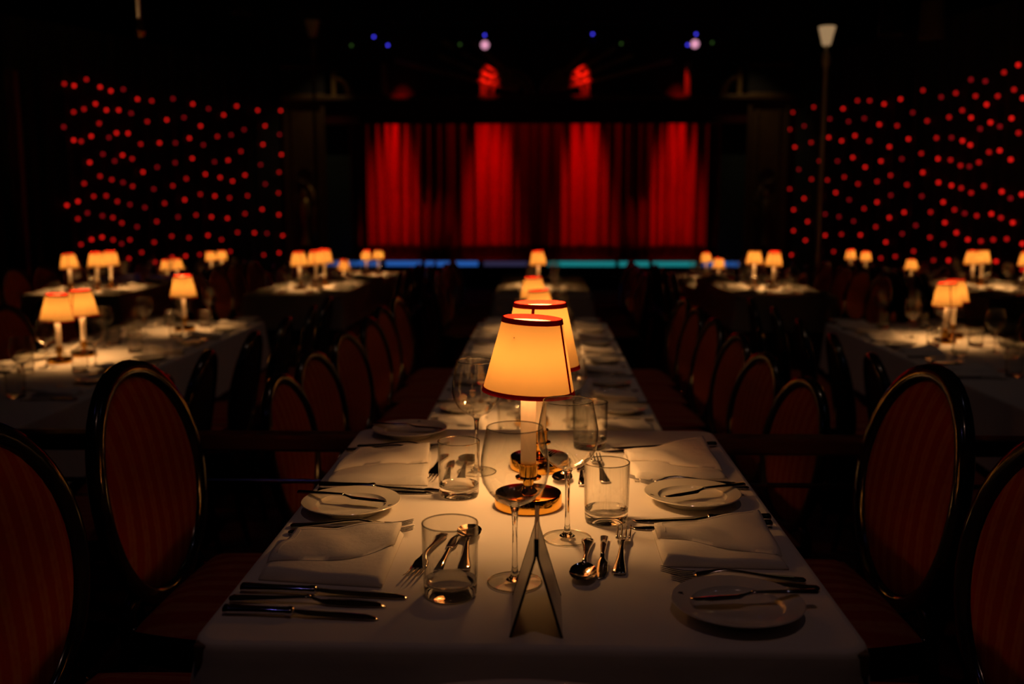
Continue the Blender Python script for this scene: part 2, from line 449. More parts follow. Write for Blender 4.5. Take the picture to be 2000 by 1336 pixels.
def fixture(loc, tilt, label, lens, leds):
    e_ = empty('stage_spotlight', loc)
    tag(e_, label, 'spotlight', 'spotlights on the pipe above the stage')
    h = lathe('housing', [(0.001, 0.16), (0.07, 0.15), (0.09, 0.08), (0.10, -0.10), (0.105, -0.13), (0.085, -0.13), (0.08, -0.11), (0.001, -0.11)], 'black', e_, 18)
    h.rotation_euler = (R(tilt), 0, 0)
    l = lathe('lens', [(0.001, -0.118), (0.045, -0.122), (0.076, -0.118), (0.076, -0.112)], lens, h, 18)
    tube('yoke', [(-0.13, 0, 0), (-0.13, 0, 0.16), (0, 0, 0.2), (0.13, 0, 0.16), (0.13, 0, 0)], 0.012, 'black', e_, 6)
    box('clamp', -0.025, 0.025, -0.04, 0.04, 0.19, 0.40, 'black', e_)
    for x, z, c in leds:
        b_ = lathe('status_light', [(0.001, 0.022), (0.017, 0.014), (0.022, 0.0), (0.017, -0.014), (0.001, -0.022)], c, e_, 10)
        b_.location = (x, -0.17, z)
    return e_
Yf = 19.4; k = Yf/20.0
def fx(x): return x*k
def fz(z): return 1.26 + (z-1.26)*k
P_ = [(-3.15, 'left end of the pipe, two blue status lights', 'black', [(-3.29, 4.43, 'led_blue'), (-3.02, 4.27, 'led_blue')]),
      (-1.14, 'second from the left, pale pink glowing lens', 'lens_pink', [(-1.14, 4.45, 'led_blue')]),
      (0.94, 'centre right, dark lens with one blue status light', 'black', [(0.94, 4.46, 'led_blue')]),
      (2.91, 'right end of the pipe, pale pink glowing lens', 'lens_pink', [(2.92, 4.45, 'led_blue'), (2.76, 4.25, 'led_blue')]),
      (-3.73, 'far left, dark with a dim green status light', 'black', [(-3.73, 4.27, 'led_green')]),
      (-1.62, 'dark with dim green light just left of the pink lens', 'black', [(-1.62, 4.28, 'led_green')]),
      (1.49, 'dark with dim green light right of the stage centre', 'black', [(1.49, 4.28, 'led_green')]),
      (3.35, 'far right, dark with a dim green status light', 'black', [(3.23, 4.29, 'led_green')])]
for x, lab, lens, leds in P_:
    X = fx(x); Z = fz(4.30)
    fixture((X, Yf, Z), -78 if lens == 'lens_pink' else -50, 'black stage spotlight, ' + lab, lens, [(fx(a)-X, fz(b)-Z, c) for a, b, c in leds])

# red stage lighting: four lamps behind the valance washing the curtain, four on the ledge ornament
for i, x in enumerate((-3.18, -1.12, 0.88, 2.82)):
    add_light('curtain_wash_light', 'SPOT', (x, 20.66, 5.6), 1500, (1.0, 0.012, 0.008), 0.10, None, (x, 21.6, 1.25), 19, 1.0)
add_light('curtain_fill_light', 'SPOT', (-0.16, 20.62, 5.9), 75, (1.0, 0.010, 0.012), 0.1, None, (-0.16, 21.6, 1.4), 125, 1.0)  # added red fill to lift the dark folds between the four bands
for x in (-4.0, 3.7):
    add_light('pilaster_fill_light', 'SPOT', (x, 19.3, 4.5), 26, (1.0, 0.66, 0.30), 0.03, None, (x + (-0.7 if x < 0 else 0.7), 20.1, 1.8), 60, 1.0)  # added warm fill so the pilaster ornaments show, no fixture modelled
for i, x in enumerate((-2.82, -1.08, 0.74, 2.66)):
    add_light('ledge_light', 'SPOT', (x, 19.75, 4.28), 130, (1.0, 0.015, 0.01), 0.03, None, (x, 20.12, 3.5), 34, 1.0)

# ------------------------------------------------------------------ star curtains
LEDS_LEFT = [(5.05,3.05),(4.87,3.04),(4.63,3.16),(4.37,3.07),(4.16,3.03),(3.9,3.08),(3.61,2.95),(3.3,2.95),(2.81,3.03),(2.34,2.98),(1.95,2.93),(1.2,3.04),(0.61,3.01),(-0.08,3.06),(4.91,2.64),(4.71,2.7),(4.48,2.8),(4.27,2.72),(4.02,2.74),(3.76,2.71),(3.42,2.6),(2.98,2.66),(2.57,2.73),(2.17,2.61),(1.56,2.85),(1.02,2.62),(0.41,2.73),(-0.02,2.59),(5.11,2.4),(4.43,2.5),(4.09,2.37),(3.85,2.38),(4.6,2.29),(4.25,2.29),(4.94,2.21),(4.8,2.2),(3.59,2.22),(3.17,2.26),(2.8,2.28),(2.46,2.38),(2.12,2.28),(1.75,2.45),(1.38,2.5),(0.49,2.37),(-0.06,2.2),(4.39,2.02),(4.16,1.92),(3.99,2.02),(3.79,1.97),(4.66,1.88),(2.83,1.94),(2.41,2.03),(3.25,1.85),(3.57,1.76),(1.85,1.99),(1.49,2.03),(1.13,2.21),(0.58,1.98),(0.03,1.85),(4.47,1.67),(4.24,1.62),(4.01,1.58),(3.81,1.52),(4.79,1.55),(2.58,1.67),(2.1,1.76),(1.72,1.71),(1.39,1.65),(1.04,1.77),(0.46,1.61),(2.91,1.54),(3.35,1.48),(0.07,1.44),(4.62,1.35),(4.37,1.36),(4.15,1.27),(3.89,1.22),(4.93,1.27),(5.14,1.21),(3.57,1.17),(3.12,1.24),(2.64,1.3),(2.25,1.4),(1.88,1.37),(1.49,1.34),(0.99,1.38),(0.58,1.12),(0.08,1.01),(4.76,1.09),(4.47,1.04),(4.26,1.01),(4.08,0.92),(4.95,1.0),(3.76,0.85),(3.32,0.93),(2.82,1.0),(2.38,1.03),(1.99,0.99),(1.57,0.96),(1.08,1.04),(4.92,0.6),(4.71,0.67),(4.5,0.7),(4.28,0.65),(4.11,0.58),(3.93,0.64),(3.4,0.58),(2.99,0.67),(2.58,0.63),(2.1,0.66),(1.75,0.57),(1.31,0.69),(0.83,0.67),(0.46,0.65),(-0.02,0.59),(3.69,0.42),(3.97,0.33),(4.21,0.25),(5.0,0.32),(3.4,0.24),(2.68,0.31),(2.33,0.32),(1.53,0.34),(0.58,0.23),(0.11,0.25),(3.0,0.31)]
LEDS_RIGHT = [(-0.21,3.01),(-0.32,2.69),(0.31,2.71),(0.68,3.03),(-0.06,2.33),(0.63,2.38),(0.15,1.89),(1.01,2.02),(0.71,1.69),(1.35,1.66),(-0.22,1.52),(0.43,1.33),(1.08,1.36),(-0.01,1.11),(0.62,0.89),(0.02,0.7),(0.56,0.53),(-0.03,0.22),(1.07,0.32),(1.71,0.37),(1.34,2.76),(1.82,2.9),(2.32,2.99),(2.73,2.95),(3.2,2.85),(3.69,2.88),(4.31,2.95),(4.8,2.8),(5.16,2.82),(5.5,2.97),(5.83,2.91),(6.22,2.98),(6.5,3.04),(2.04,2.66),(2.58,2.67),(3.08,2.53),(3.63,2.47),(4.06,2.64),(4.47,2.48),(5.03,2.49),(5.34,2.56),(5.63,2.73),(5.89,2.59),(6.12,2.68),(6.45,2.73),(6.64,2.6),(1.33,2.43),(1.82,2.34),(2.29,2.4),(2.78,2.28),(3.43,2.15),(3.98,2.24),(4.74,2.21),(5.12,2.19),(5.39,2.13),(5.58,2.06),(5.56,2.44),(5.78,2.27),(6.0,2.34),(6.21,2.27),(6.44,2.36),(6.6,2.16),(1.7,1.99),(2.25,2.03),(2.69,1.85),(3.19,1.93),(3.82,1.94),(4.36,2.0),(4.81,1.9),(5.13,1.87),(5.38,1.78),(5.59,1.76),(5.8,1.81),(6.01,1.94),(6.24,1.95),(6.48,1.82),(1.98,1.7),(2.47,1.57),(3.1,1.6),(3.51,1.69),(4.01,1.53),(4.43,1.71),(4.86,1.55),(5.19,1.5),(5.43,1.46),(5.67,1.39),(5.95,1.48),(6.34,1.4),(6.53,1.31),(6.75,1.36),(1.69,1.43),(2.19,1.3),(2.72,1.15),(3.13,1.26),(3.55,1.37),(3.97,1.1),(4.44,1.35),(4.7,1.11),(5.01,1.26),(5.3,1.15),(5.55,1.1),(5.83,1.07),(6.15,1.1),(6.36,1.05),(6.61,0.99),(1.32,1.04),(1.85,1.0),(2.38,0.93),(3.13,0.85),(3.54,1.01),(4.32,0.9),(5.08,0.96),(1.36,0.65),(1.97,0.69),(2.64,0.7),(3.47,0.61),(3.95,0.76),(4.72,0.73),(5.08,0.64),(5.38,0.82),(5.66,0.73),(5.96,0.72),(6.23,0.75),(6.51,0.77),(6.83,0.72),(2.91,0.37),(3.34,0.34),(3.78,0.39),(4.3,0.5),(4.85,0.39),(5.23,0.41),(6.32,0.46),(6.87,0.38)]
def star_curtain(A, B, leds, label):
    A = Vector((A[0], A[1], 0)); B = Vector((B[0], B[1], 0)); u = (B-A).normalized()
    nrm = Vector((u.y, -u.x, 0))
    if nrm.dot(-A) < 0: nrm = -nrm
    e_ = empty('star_curtain', (A.x, A.y, F3)); tag(e_, label, 'star curtain', 'star curtains')
    L0, L1 = -0.36, (B-A).length + 2.2
    n = 240; vs_, fs = [], []
    for j in range(5):
        z = 4.4*j/4
        for i in range(n+1):
            s = L0 + (L1-L0)*i/n
            q = u*s - nrm*(0.07 + 0.035*math.sin(s*2*PI/0.32) + 0.015*math.sin(s*2*PI/0.13))
            vs_.append((q.x, q.y, z))
    for j in range(4):
        for i in range(n):
            a = j*(n+1)+i; fs.append((a, a+1, a+n+2, a+n+1))
    mesh_obj('cloth', vs_, fs, 'black', e_)
    src = {}
    for i, (s, z) in enumerate(leds):
        mm = random.choice(['led_bright', 'led_bright', 'led_mid', 'led_mid', 'led_dim'])
        q = u*s
        if mm not in src:
            o = lathe('led_light', [(0.001, 0.025), (0.0177, 0.0177), (0.025, 0.0), (0.0177, -0.0177), (0.001, -0.025)], mm, e_, 10)
            src[mm] = o
        else:
            o = src[mm].copy(); COL.objects.link(o)
        o.location = (q.x, q.y, z - F3)
star_curtain((-5.25, 20), (-7.36, 15.3), LEDS_LEFT, 'black curtain dotted with red lights, left of the stage')
star_curtain((4.95, 20), (6.3, 13.2), LEDS_RIGHT, 'black curtain dotted with red lights, right of the stage')

# ------------------------------------------------------------------ floor standing torch lamps and hanging fittings
def torch(loc, h, lit, label):
    e_ = empty('torch_lamp', loc); tag(e_, label, 'floor lamp')
    lathe('base', [(0.001, 0), (0.18, 0), (0.18, 0.03), (0.05, 0.07), (0.03, 0.2)], 'gilt_dark', e_, 20)
    lathe('pole', [(0.028, 0.1), (0.026, h-0.55), (0.045, h-0.53), (0.05, h-0.45), (0.045, h-0.37), (0.02, h-0.33), (0.02, h-0.25)], 'frosted_glass' if lit else 'gilt_dark', e_, 14)
    lathe('glass_cup', [(0.001, h-0.25), (0.055, h-0.25), (0.068, h-0.2), (0.11, h-0.03), (0.117, h-0.0), (0.105, h-0.0), (0.06, h-0.18), (0.001, h-0.2)], 'torch_glow' if lit else 'frosted_glass', e_, 20)
    return e_
torch((3.98, 14.6, F3), 3.70-F3, True, 'tall slender lamp post with glowing cream cup right of the stage')
torch((-3.62, 16.0, F3), 4.07-F3, False, 'tall slender lamp post, unlit, left of the stage')

pend = empty('hanging_fitting', (-3.58, 9.0, 2.73)); tag(pend, 'small brass fitting on a thin violet-lit rod hanging top left', 'ceiling fitting')
tube('rod', [(0, 0, 0.1), (0, 0, 3.47)], 0.022, 'steel_bar', pend)
lathe('end_knob', [(0.001, -0.03), (0.04, -0.02), (0.055, 0.02), (0.04, 0.05), (0.03, 0.12), (0.001, 0.13)], 'brass', pend, 16)
def can(name, loc, label, mm='black'):
    e_ = empty(name, loc); tag(e_, label, 'ceiling fitting')
    lathe('housing', [(0.001, 0.35), (0.10, 0.34), (0.11, 0.0), (0.095, 0.0), (0.085, 0.06), (0.001, 0.07)], mm, e_, 18)
    tube('rod', [(0, 0, 0.33), (0, 0, 6.2-loc[2])], 0.012, 'black', e_)
    return e_
can('ceiling_spot', (-3.55, 12.0, 3.45), 'dim grey lamp housing hanging at the top left', 'dark_metal')
can('ceiling_spot', (3.33, 10.0, 2.85), 'dim grey lamp housing hanging above the right tables', 'dark_metal')
can('ceiling_spot', (3.72, 10.0, 2.82), 'dark brown lamp housing hanging beside the grey one top right', 'gilt_dark')
# house lights hung from the ceiling; the two warm ones are added fill
VIOLET = (0.42, 0.32, 1.0)
for (x, y, z), pw, c, tgt in (((-2.6, 0.8, 5.4), 2.0, VIOLET, (-0.8, 1.8, 0.7)), ((2.4, 2.2, 5.4), 2.0, (0.75, 0.7, 1.0), (0.9, 2.4, 0.7)), ((-3.3, 8.4, 5.6), 14, VIOLET, (-3.58, 9.0, 4.0)), ((0.1, 0.2, 5.4), 19.0, (1.0, 0.53, 0.40), (0, 1.5, 0.7)), ((0.4, 4.6, 5.6), 24, (1.0, 0.62, 0.46), (0, 5.2, 0.4))):
    o = can('ceiling_spot', (x, y, z), {-2.6: 'violet house spotlight on the ceiling above the near table', 2.4: 'pale house spotlight on the ceiling right of the near table', -3.3: 'violet house spotlight above the hanging brass fitting', 0.1: 'added warm fill spotlight on the ceiling over the near table', 0.4: 'added warm fill spotlight above the middle table'}[x])
    add_light('beam', 'SPOT', (0, 0, 0.05), pw, c, 0.03, o, Vector(tgt)-Vector((x, y, z)), {-3.3: 24, 0.1: 30}.get(x, 70), 1.0)

# ------------------------------------------------------------------ rail between the tiers
rail = empty('balustrade', (0, RAILY, 0)); tag(rail, 'dark wooden rail with thin metal bar behind the near table', 'railing')
box('top_rail', -5.2, 5.2, -0.03, 0.03, 0.660, 0.702, 'rail_wood', rail, 0.008)
tube('lower_bar', [(-5.2, 0, 0.58), (0, 0, 0.58), (5.2, 0, 0.58)], 0.006, 'steel_bar', rail, 8)
for x in (-4.8, -3.2, -1.95, 1.95, 3.2, 4.8):
    box('post', x-0.02, x+0.02, -0.02, 0.02, 0.0, 0.665, 'lacquer', rail, 0.004)

# ------------------------------------------------------------------ tables and cloths
def rounded_rect(x0, x1, y0, y1, r, n=6):
    pts = []
    for cx, cy_, a0 in ((x1-r, y1-r, 0), (x0+r, y1-r, 90), (x0+r, y0+r, 180), (x1-r, y0+r, 270)):
        for i in range(n+1):
            a = R(a0 + 90*i/n); pts.append((cx + r*math.cos(a), cy_ + r*math.sin(a)))
    return pts
def resample(pts, step):
    out = []; n = len(pts)
    for i in range(n):
        a = Vector(pts[i]); b = Vector(pts[(i+1) % n]); m_ = max(1, int((b-a).length/step))
        for k_ in range(m_): out.append(tuple(a + (b-a)*k_/m_))
    return out
def cloth_mesh(name, outline, drop, amp, top=0.0):
    """cloth over a table top: flat top, rounded edge, drop with soft folds; z=0 is the table top surface"""
    n = len(outline)
    cx = sum(p_[0] for p_ in outline)/n; cy_ = sum(p_[1] for p_ in outline)/n
    cum = [0.0]
    for i in range(n):
        cum.append(cum[-1] + math.dist(outline[i], outline[(i+1) % n]))
    nor = []
    for i in range(n):
        a, b = outline[i-1], outline[(i+1) % n]
        t = Vector((b[0]-a[0], b[1]-a[1])).normalized(); nor.append((t.y, -t.x))
    rows = [(-0.010, 0.004), (-0.004, 0.003), (-0.001, 0.0), (0.001, -0.006), (0.002, -0.02)]
    for k_ in range(1, 9): rows.append((0.002, -0.02 - (drop-0.02)*k_/8))
    vs_, fs = [], []
    for off, z in rows:
        dep = max(0.0, (-z-0.02)/max(drop-0.02, 1e-3))
        for i in range(n):
            s = cum[i]
            f_ = amp*dep**0.7*(0.55+0.45*math.sin(s*2*PI/0.31) + 0.4*math.sin(s*2*PI/0.17+1.3)) if dep else 0
            o_ = off + f_ + 0.02*dep
            vs_.append((outline[i][0] + nor[i][0]*o_, outline[i][1] + nor[i][1]*o_, z))
    m_ = len(rows)
    for j in range(m_-1):
        for i in range(n):
            fs.append((j*n+i, j*n+(i+1) % n, (j+1)*n+(i+1) % n, (j+1)*n+i))
    c = len(vs_); vs_.append((cx, cy_, 0.004))
    for i in range(n): fs.append((i, (i+1) % n, c))
    return vs_, fs

def table(cx, y0, y1, ztop, floor, label, clabel, width=0.80, group=None, step=0.03, drop=0.27):
    e_ = empty('dining_table', (cx, (y0+y1)/2, floor)); tag(e_, label, 'table', group)
    h = ztop - floor; hl = (y1-y0)/2; hw = width/2
    box('tabletop', -hw+0.004, hw-0.004, -hl+0.004, hl-0.004, h-0.034, h-0.004, 'seat_wood', e_, 0.003)
    for sx_ in (-1, 1):
        for sy_ in (-1, 1):
            box('leg', sx_*(hw-0.08)-0.025, sx_*(hw-0.08)+0.025, sy_*(hl-0.1)-0.025, sy_*(hl-0.1)+0.025, 0, h-0.034, 'lacquer', e_, 0.004)
    out = resample(rounded_rect(-hw, hw, -hl, hl, 0.035), step)
    v, f = cloth_mesh('tablecloth', out, drop, 0.016)
    o = mesh_obj('tablecloth', v, f, 'cloth', None, True, (cx, (y0+y1)/2, ztop-0.004)); sharp(o, 60)
    tag(o, clabel, 'tablecloth', group and 'tablecloths of ' + group)
    return e_

T1Z, T2Z, T4Z = 0.75, 0.515, 0.29
table(-0.015, 1.09, 2.21, T1Z, F1, 'near dining table under the white cloth', 'white tablecloth of the near table in the foreground', 0.795)
TABLES = {   # key: centre x, y0, y1, top, floor, phrase, chair ys
    '2C': (0.0, 2.88, 6.20, T2Z, F2, 'centre table below the rail', [3.24, 3.78, 4.36, 4.93, 5.47, 6.00]),
    '2L': (-2.15, 2.88, 6.20, T2Z, F2, 'left table below the rail', [3.24, 3.78, 4.36, 4.93, 5.47, 6.00]),
    '2R': (2.15, 2.88, 6.20, T2Z, F2, 'right table below the rail', [3.24, 3.78, 4.36, 4.93, 5.47, 6.00]),
    '3C': (0.0, 7.95, 10.1, T2Z, F2, 'third-row centre table', [8.20, 8.75, 9.30, 9.85]),
    '3L': (-2.03, 7.95, 10.1, T2Z, F2, 'third-row inner left table', [8.20, 8.75, 9.30, 9.85]),
    '3R': (1.95, 7.95, 10.1, T2Z, F2, 'third-row inner right table', [8.20, 8.75, 9.30, 9.85]),
    '3O': (-3.85, 7.95, 10.1, T2Z, F2, 'third-row outer left table', [8.20, 8.75, 9.30, 9.85]),
    '3P': (3.95, 7.95, 10.1, T2Z, F2, 'third-row outer right table', [8.20, 8.75, 9.30, 9.85]),
    '4L': (-2.3, 10.95, 14.0, T4Z, F3, 'stage-side inner left table', [11.3, 12.0, 12.7, 13.4]),
    '4R': (2.1, 10.95, 14.0, T4Z, F3, 'stage-side inner right table', [11.3, 12.0, 12.7, 13.4]),
    '4O': (-4.32, 10.95, 14.0, T4Z, F3, 'stage-side outer left table', [11.3, 12.0, 12.7, 13.4]),
    '4P': (4.22, 10.95, 14.0, T4Z, F3, 'stage-side outer right table', [11.3, 12.0, 12.7, 13.4]),
}
for k_, (cx, y0, y1, zt, fl, ph, ys) in TABLES.items():
    table(cx, y0, y1, zt, fl, 'table hidden under the cloth, ' + ph, 'white tablecloth over the ' + ph, 0.80, 'rows of tables', 0.06, 0.27)

# small round clothed stand at the very bottom of the picture
st = empty('side_stand', (-0.02, 0.745, 0)); tag(st, 'small round stand under pale cloth at the bottom edge', 'stand')
lathe('top', [(0.001, 0.716), (0.265, 0.716), (0.27, 0.73), (0.265, 0.744), (0.001, 0.744)], 'seat_wood', st, 40)
lathe('foot', [(0.001, 0), (0.17, 0), (0.17, 0.02), (0.03, 0.05), (0.025, 0.70), (0.08, 0.716)], 'lacquer', st, 24)
circ = [(0.275*math.cos(2*PI*i/72), 0.275*math.sin(2*PI*i/72)) for i in range(72)]
v, f = cloth_mesh('stand_cloth', circ, 0.22, 0.012)
o = mesh_obj('stand_cloth', v, f, 'cloth', None, True, (-0.02, 0.745, 0.746)); sharp(o, 60)
tag(o, 'pale round cloth peeking in at the bottom edge', 'tablecloth')

# ------------------------------------------------------------------ table lamps
LAMPS = []
def make_lamp():
    e_ = empty('table_lamp')
    lathe('base', [(0.001, 0), (0.055, 0), (0.057, 0.002), (0.057, 0.021), (0.0555, 0.024), (0.053, 0.0245), (0.020, 0.026), (0.001, 0.026)], 'brass', e_, 48)
    lathe('stem', [(0.016, 0.0255), (0.013, 0.030), (0.009, 0.034), (0.009, 0.046), (0.0125, 0.048), (0.022, 0.049), (0.022, 0.0515), (0.0155, 0.0525), (0.0155, 0.072), (0.018, 0.0735), (0.018, 0.0755), (0.0135, 0.0755), (0.0135, 0.06), (0.001, 0.06)], 'brass', e_, 32)
    lathe('candle_tube', [(0.001, 0.061), (0.0130, 0.061), (0.0130, 0.192), (0.0115, 0.196), (0.001, 0.196)], 'candle', e_, 28)
    tube('bulb_holder', [(0, 0, 0.195), (0, 0, 0.225)], 0.004, 'brass', e_, 8)
    zb, zt, rb, rt = 0.198, 0.321, 0.0765, 0.0490
    n = 14; vs_, fs = lathe_data([(rb + (rt-rb)*i/n, zb + (zt-zb)*i/n) for i in range(n+1)], 56)
    sh = mesh_obj('shade', [(x, y, z-zb) for x, y, z in vs_], fs, 'shade_paper', e_, True, (0, 0, zb))
    H = zt-zb
    def band(nm, za, zc):
        ra = rb + (rt-rb)*za/H; rc = rb + (rt-rb)*zc/H
        return lathe(nm, [(ra+0.0010, za), (rc+0.0010, zc), (rc-0.0010, zc+0.0004), (ra-0.0010, za-0.0004)], 'trim_red', sh, 56, closed=True)
    band('lower_trim', -0.0015, 0.0055); band('upper_trim', H-0.0075, H+0.0005)
    vs_, fs = [], []
    for off in (0.0003, 0.0012):
        for i in range(5):
            z = H*i/4; r = rb + (rt-rb)*i/4 + off
            for da in (-1, 1):
                a = R(-24) + da*0.0028/r; vs_.append((r*math.cos(a), r*math.sin(a), z))
    for i in range(4):
        b = 10 + 2*i; fs.append((b, b+1, b+3, b+2)); b = 2*i; fs.append((b, b+2, b+3, b+1))
        fs.append((2*i, 2*i+10, 2*i+12, 2*i+2)); fs.append((2*i+1, 2*i+3, 2*i+13, 2*i+11))
    mesh_obj('seam_strip', vs_, fs, 'trim_red', sh, False)
    for t in (0, 120, 240):
        a = R(t); tube('shade_wire', [(0, 0, 0.03), (0.055*math.cos(a), 0.055*math.sin(a), 0.095)], 0.0008, 'brass', sh, 5)
    add_light('bulb', 'POINT', (0, 0, 0.250), LAMP_W, WARM, 0.026, e_)
    return e_
lamp_maker = Maker(make_lamp)
def lamp(x, y, z, rz, label, tilt=(0, 0)):
    o = lamp_maker.put((x, y, z), rz, label, 'table lamp', 'lit table lamps')
    for ch in o.children:
        if ch.name.split('.')[0] == 'shade':
            ch.rotation_euler = (R(tilt[0]), R(tilt[1]), 0)
    return o
lamp(-0.023, 1.633, T1Z, 0, 'lit brass table lamp with tilted cream shade, front of the near table', (0, 3.0))
lamp2 = lamp(-0.005, 1.880, T1Z, R(-80), 'lit brass table lamp half hidden behind the front lamp, near table', (0, 0))
for ch in lamp2.children:        # this bulb sits higher up in its shade
    if ch.type == 'LIGHT': ch.location.z = 0.282
def lamp_row(key, spots):
    ph = TABLES[key][5]; zt = TABLES[key][3]
    for i, (x, y) in enumerate(spots):
        which = 'the only one on the' if len(spots) == 1 else ORD[i] + ' from the near end on the'
        lamp(x, y, zt, random.uniform(0, 6.28), 'lit cream-shaded table lamp, %s %s' % (which, ph), (random.uniform(-3, 3), random.uniform(-3, 3)))
lamp_row('2C', [(-0.035, 3.30), (-0.014, 4.84), (-0.052, 5.66)])
lamp_row('2L', [(-2.26, 4.54), (-2.24, 4.75), (-2.10, 5.74)])
lamp_row('2R', [(2.15, 5.34), (2.27, 5.54)])
lamp_row('3C', [(-0.04, 8.72)])
lamp_row('3L', [(-2.09, 8.50), (-2.00, 8.73), (-1.97, 8.95)])
lamp_row('3R', [(1.99, 8.66), (1.87, 8.88)])
lamp_row('3O', [(-3.92, 8.14), (-3.79, 8.36), (-3.76, 8.56)])
lamp_row('3P', [(4.16, 8.70), (3.80, 8.93), (3.95, 9.10)])
lamp_row('4L', [(-2.26, 11.25), (-2.37, 13.33), (-2.24, 13.52)])
lamp_row('4R', [(2.06, 11.75), (2.11, 12.95)])
lamp_row('4O', [(-4.27, 11.2), (-4.24, 11.42), (-4.40, 13.1), (-4.33, 13.33)])
lamp_row('4P', [(4.22, 11.55), (4.27, 13.33), (4.20, 13.75)])

# ------------------------------------------------------------------ chairs
def make_chair():
    e_ = empty('oval_back_chair')
    tilt = R(9)
    BZ, BY, AX, AZ = 0.675, -0.215, 0.220, 0.240
    def place(x, y, z):     # back-local (x across, y depth, z up from the oval's centre) -> chair
        y -= 0.55*x*x*-1.0*0.5
        return (x, BY + y*math.cos(tilt) - z*math.sin(tilt), BZ + z*math.cos(tilt) + y*math.sin(tilt))
    n, mseg = 44, 10
    vs_, fs = [], []
    for i in range(n):
        a = 2*PI*i/n; ca, sa = math.cos(a), math.sin(a)
        nx_, nz_ = ca/AX, sa/AZ; l = math.hypot(nx_, nz_); nx_, nz_ = nx_/l, nz_/l
        for k_ in range(mseg):
            b = 2*PI*k_/mseg
            rr = 0.021*math.cos(b); dd = 0.019*math.sin(b)
            if math.cos(b) > 0.6 and math.sin(b) > 0: dd += 0.003
            vs_.append(place(AX*ca + nx_*rr, dd, AZ*sa + nz_*rr))
    for i in range(n):
        for k_ in range(mseg):
            i2, k2 = (i+1) % n, (k_+1) % mseg
            fs.append((i*mseg+k_, i*mseg+k2, i2*mseg+k2, i2*mseg+k_))
    fr_ = mesh_obj('back_frame', vs_, fs, 'lacquer', e_)
    # padded front and flat rear of the back
    for nm, sgn, bulge, mm in (('backrest', 1, 0.030, 'striped_fabric'), ('back_panel', -1, 0.010, 'chair_back_cloth')):
        vs_, fs = [], []; nr = 8
        vs_.append(place(0, sgn*(0.004+bulge), 0))
        for j in range(1, nr+1):
            q = j/nr; h = sgn*(0.004 + bulge*(1-q**3.2))
            for i in range(n):
                a = 2*PI*i/n; vs_.append(place((AX-0.012)*q*math.cos(a), h, (AZ-0.012)*q*math.sin(a)))
        for i in range(n):
            i2 = (i+1) % n
            fs.append((0, 1+i, 1+i2) if sgn < 0 else (0, 1+i2, 1+i))
            for j in range(nr-1):
                b = 1+j*n; q4 = (b+i, b+n+i, b+n+i2, b+i2)
                fs.append(q4 if sgn < 0 else q4[::-1])
        mesh_obj(nm, vs_, fs, mm, e_)
    # seat
    vs_, fs = [], []
    def seat_pt(u_, v_):   # u across -1..1, v back-front -1..1
        hw = 0.215 + 0.025*(v_+1)/2
        return hw*u_*math.sqrt(1-0.18*v_*v_), 0.02 + 0.200*v_*math.sqrt(1-0.12*u_*u_)
    m_ = 12
    for j in range(m_+1):
        for i in range(m_+1):
            u_, v_ = -1+2*i/m_, -1+2*j/m_
            x, y = seat_pt(u_, v_); ed = max(abs(u_), abs(v_))
            vs_.append((x, y, 0.425 + 0.055*(1-ed**4)))
    for j in range(m_):
        for i in range(m_):
            a = j*(m_+1)+i; fs.append((a, a+1, a+m_+2, a+m_+1))
    mesh_obj('seat', vs_, fs, 'striped_fabric', e_)
    ring = []
    for t in range(48):
        a = 2*PI*t/48; c_, s_ = math.cos(a), math.sin(a); q = max(abs(c_), abs(s_))
        ring.append(seat_pt(c_/q, s_/q))
    vs_ = []; fs = []
    for z, sc in ((0.36, 0.97), (0.37, 1.0), (0.42, 1.015), (0.43, 1.0)):
        for x, y in ring: vs_.append((x*sc, 0.02+(y-0.02)*sc, z))
    for j in range(3):
        for i in range(48): fs.append((j*48+i, j*48+(i+1) % 48, (j+1)*48+(i+1) % 48, (j+1)*48+i))
    fs.append(tuple(range(47, -1, -1)))
    mesh_obj('seat_rail', vs_, fs, 'lacquer', e_)
    for sx_ in (-1, 1):
        lathe('leg', [(0.001, 0), (0.010, 0), (0.012, 0.03), (0.020, 0.30), (0.026, 0.315), (0.026, 0.33), (0.022, 0.34), (0.024, 0.38), (0.001, 0.38)], 'lacquer', e_, 12, loc=(sx_*0.195, 0.175, 0))
        tube('leg', [(sx_*0.175, -0.235, 0.0), (sx_*0.180, -0.20, 0.18), (sx_*0.182, -0.185, 0.36), (sx_*0.180, -0.185, 0.43)], [0.011, 0.015, 0.019, 0.018], 'lacquer', e_, 10)
        pz = -0.19; px = AX*math.sqrt(1-(pz/AZ)**2)
        tube('back_support', [(sx_*0.180, -0.185, 0.42), (sx_*0.168, -0.187, 0.455), place(sx_*px*1.03, 0, pz)], [0.018, 0.015, 0.017], 'lacquer', e_, 10)
    return e_
chair_maker = Maker(make_chair)
def chair(x, y, z, rz, label):
    return chair_maker.put((x, y, z), rz, label, 'chair', 'oval-backed chairs')
def chair_at(bx, by, z, face, label):
    """bx, by: middle of the back; face: heading in degrees the sitter looks"""
    a = R(face); d = Vector((math.cos(a), math.sin(a)))
    chair(bx + d.x*0.215, by + d.y*0.215, z, a - PI/2, label)
chair_at(-0.835, 2.02, F1, -3, 'oval-backed striped red chair on the left, farther of two at the near table')
chair_at(-0.855, 1.44, F1, -5, 'oval-backed chair cut by the left picture edge at the near table')
chair_at(0.768, 2.02, F1, 183, 'oval-backed striped red chair on the right, farther of two at the near table')
chair_at(0.765, 1.44, F1, 184, 'oval-backed chair cut by the right picture edge at the near table')

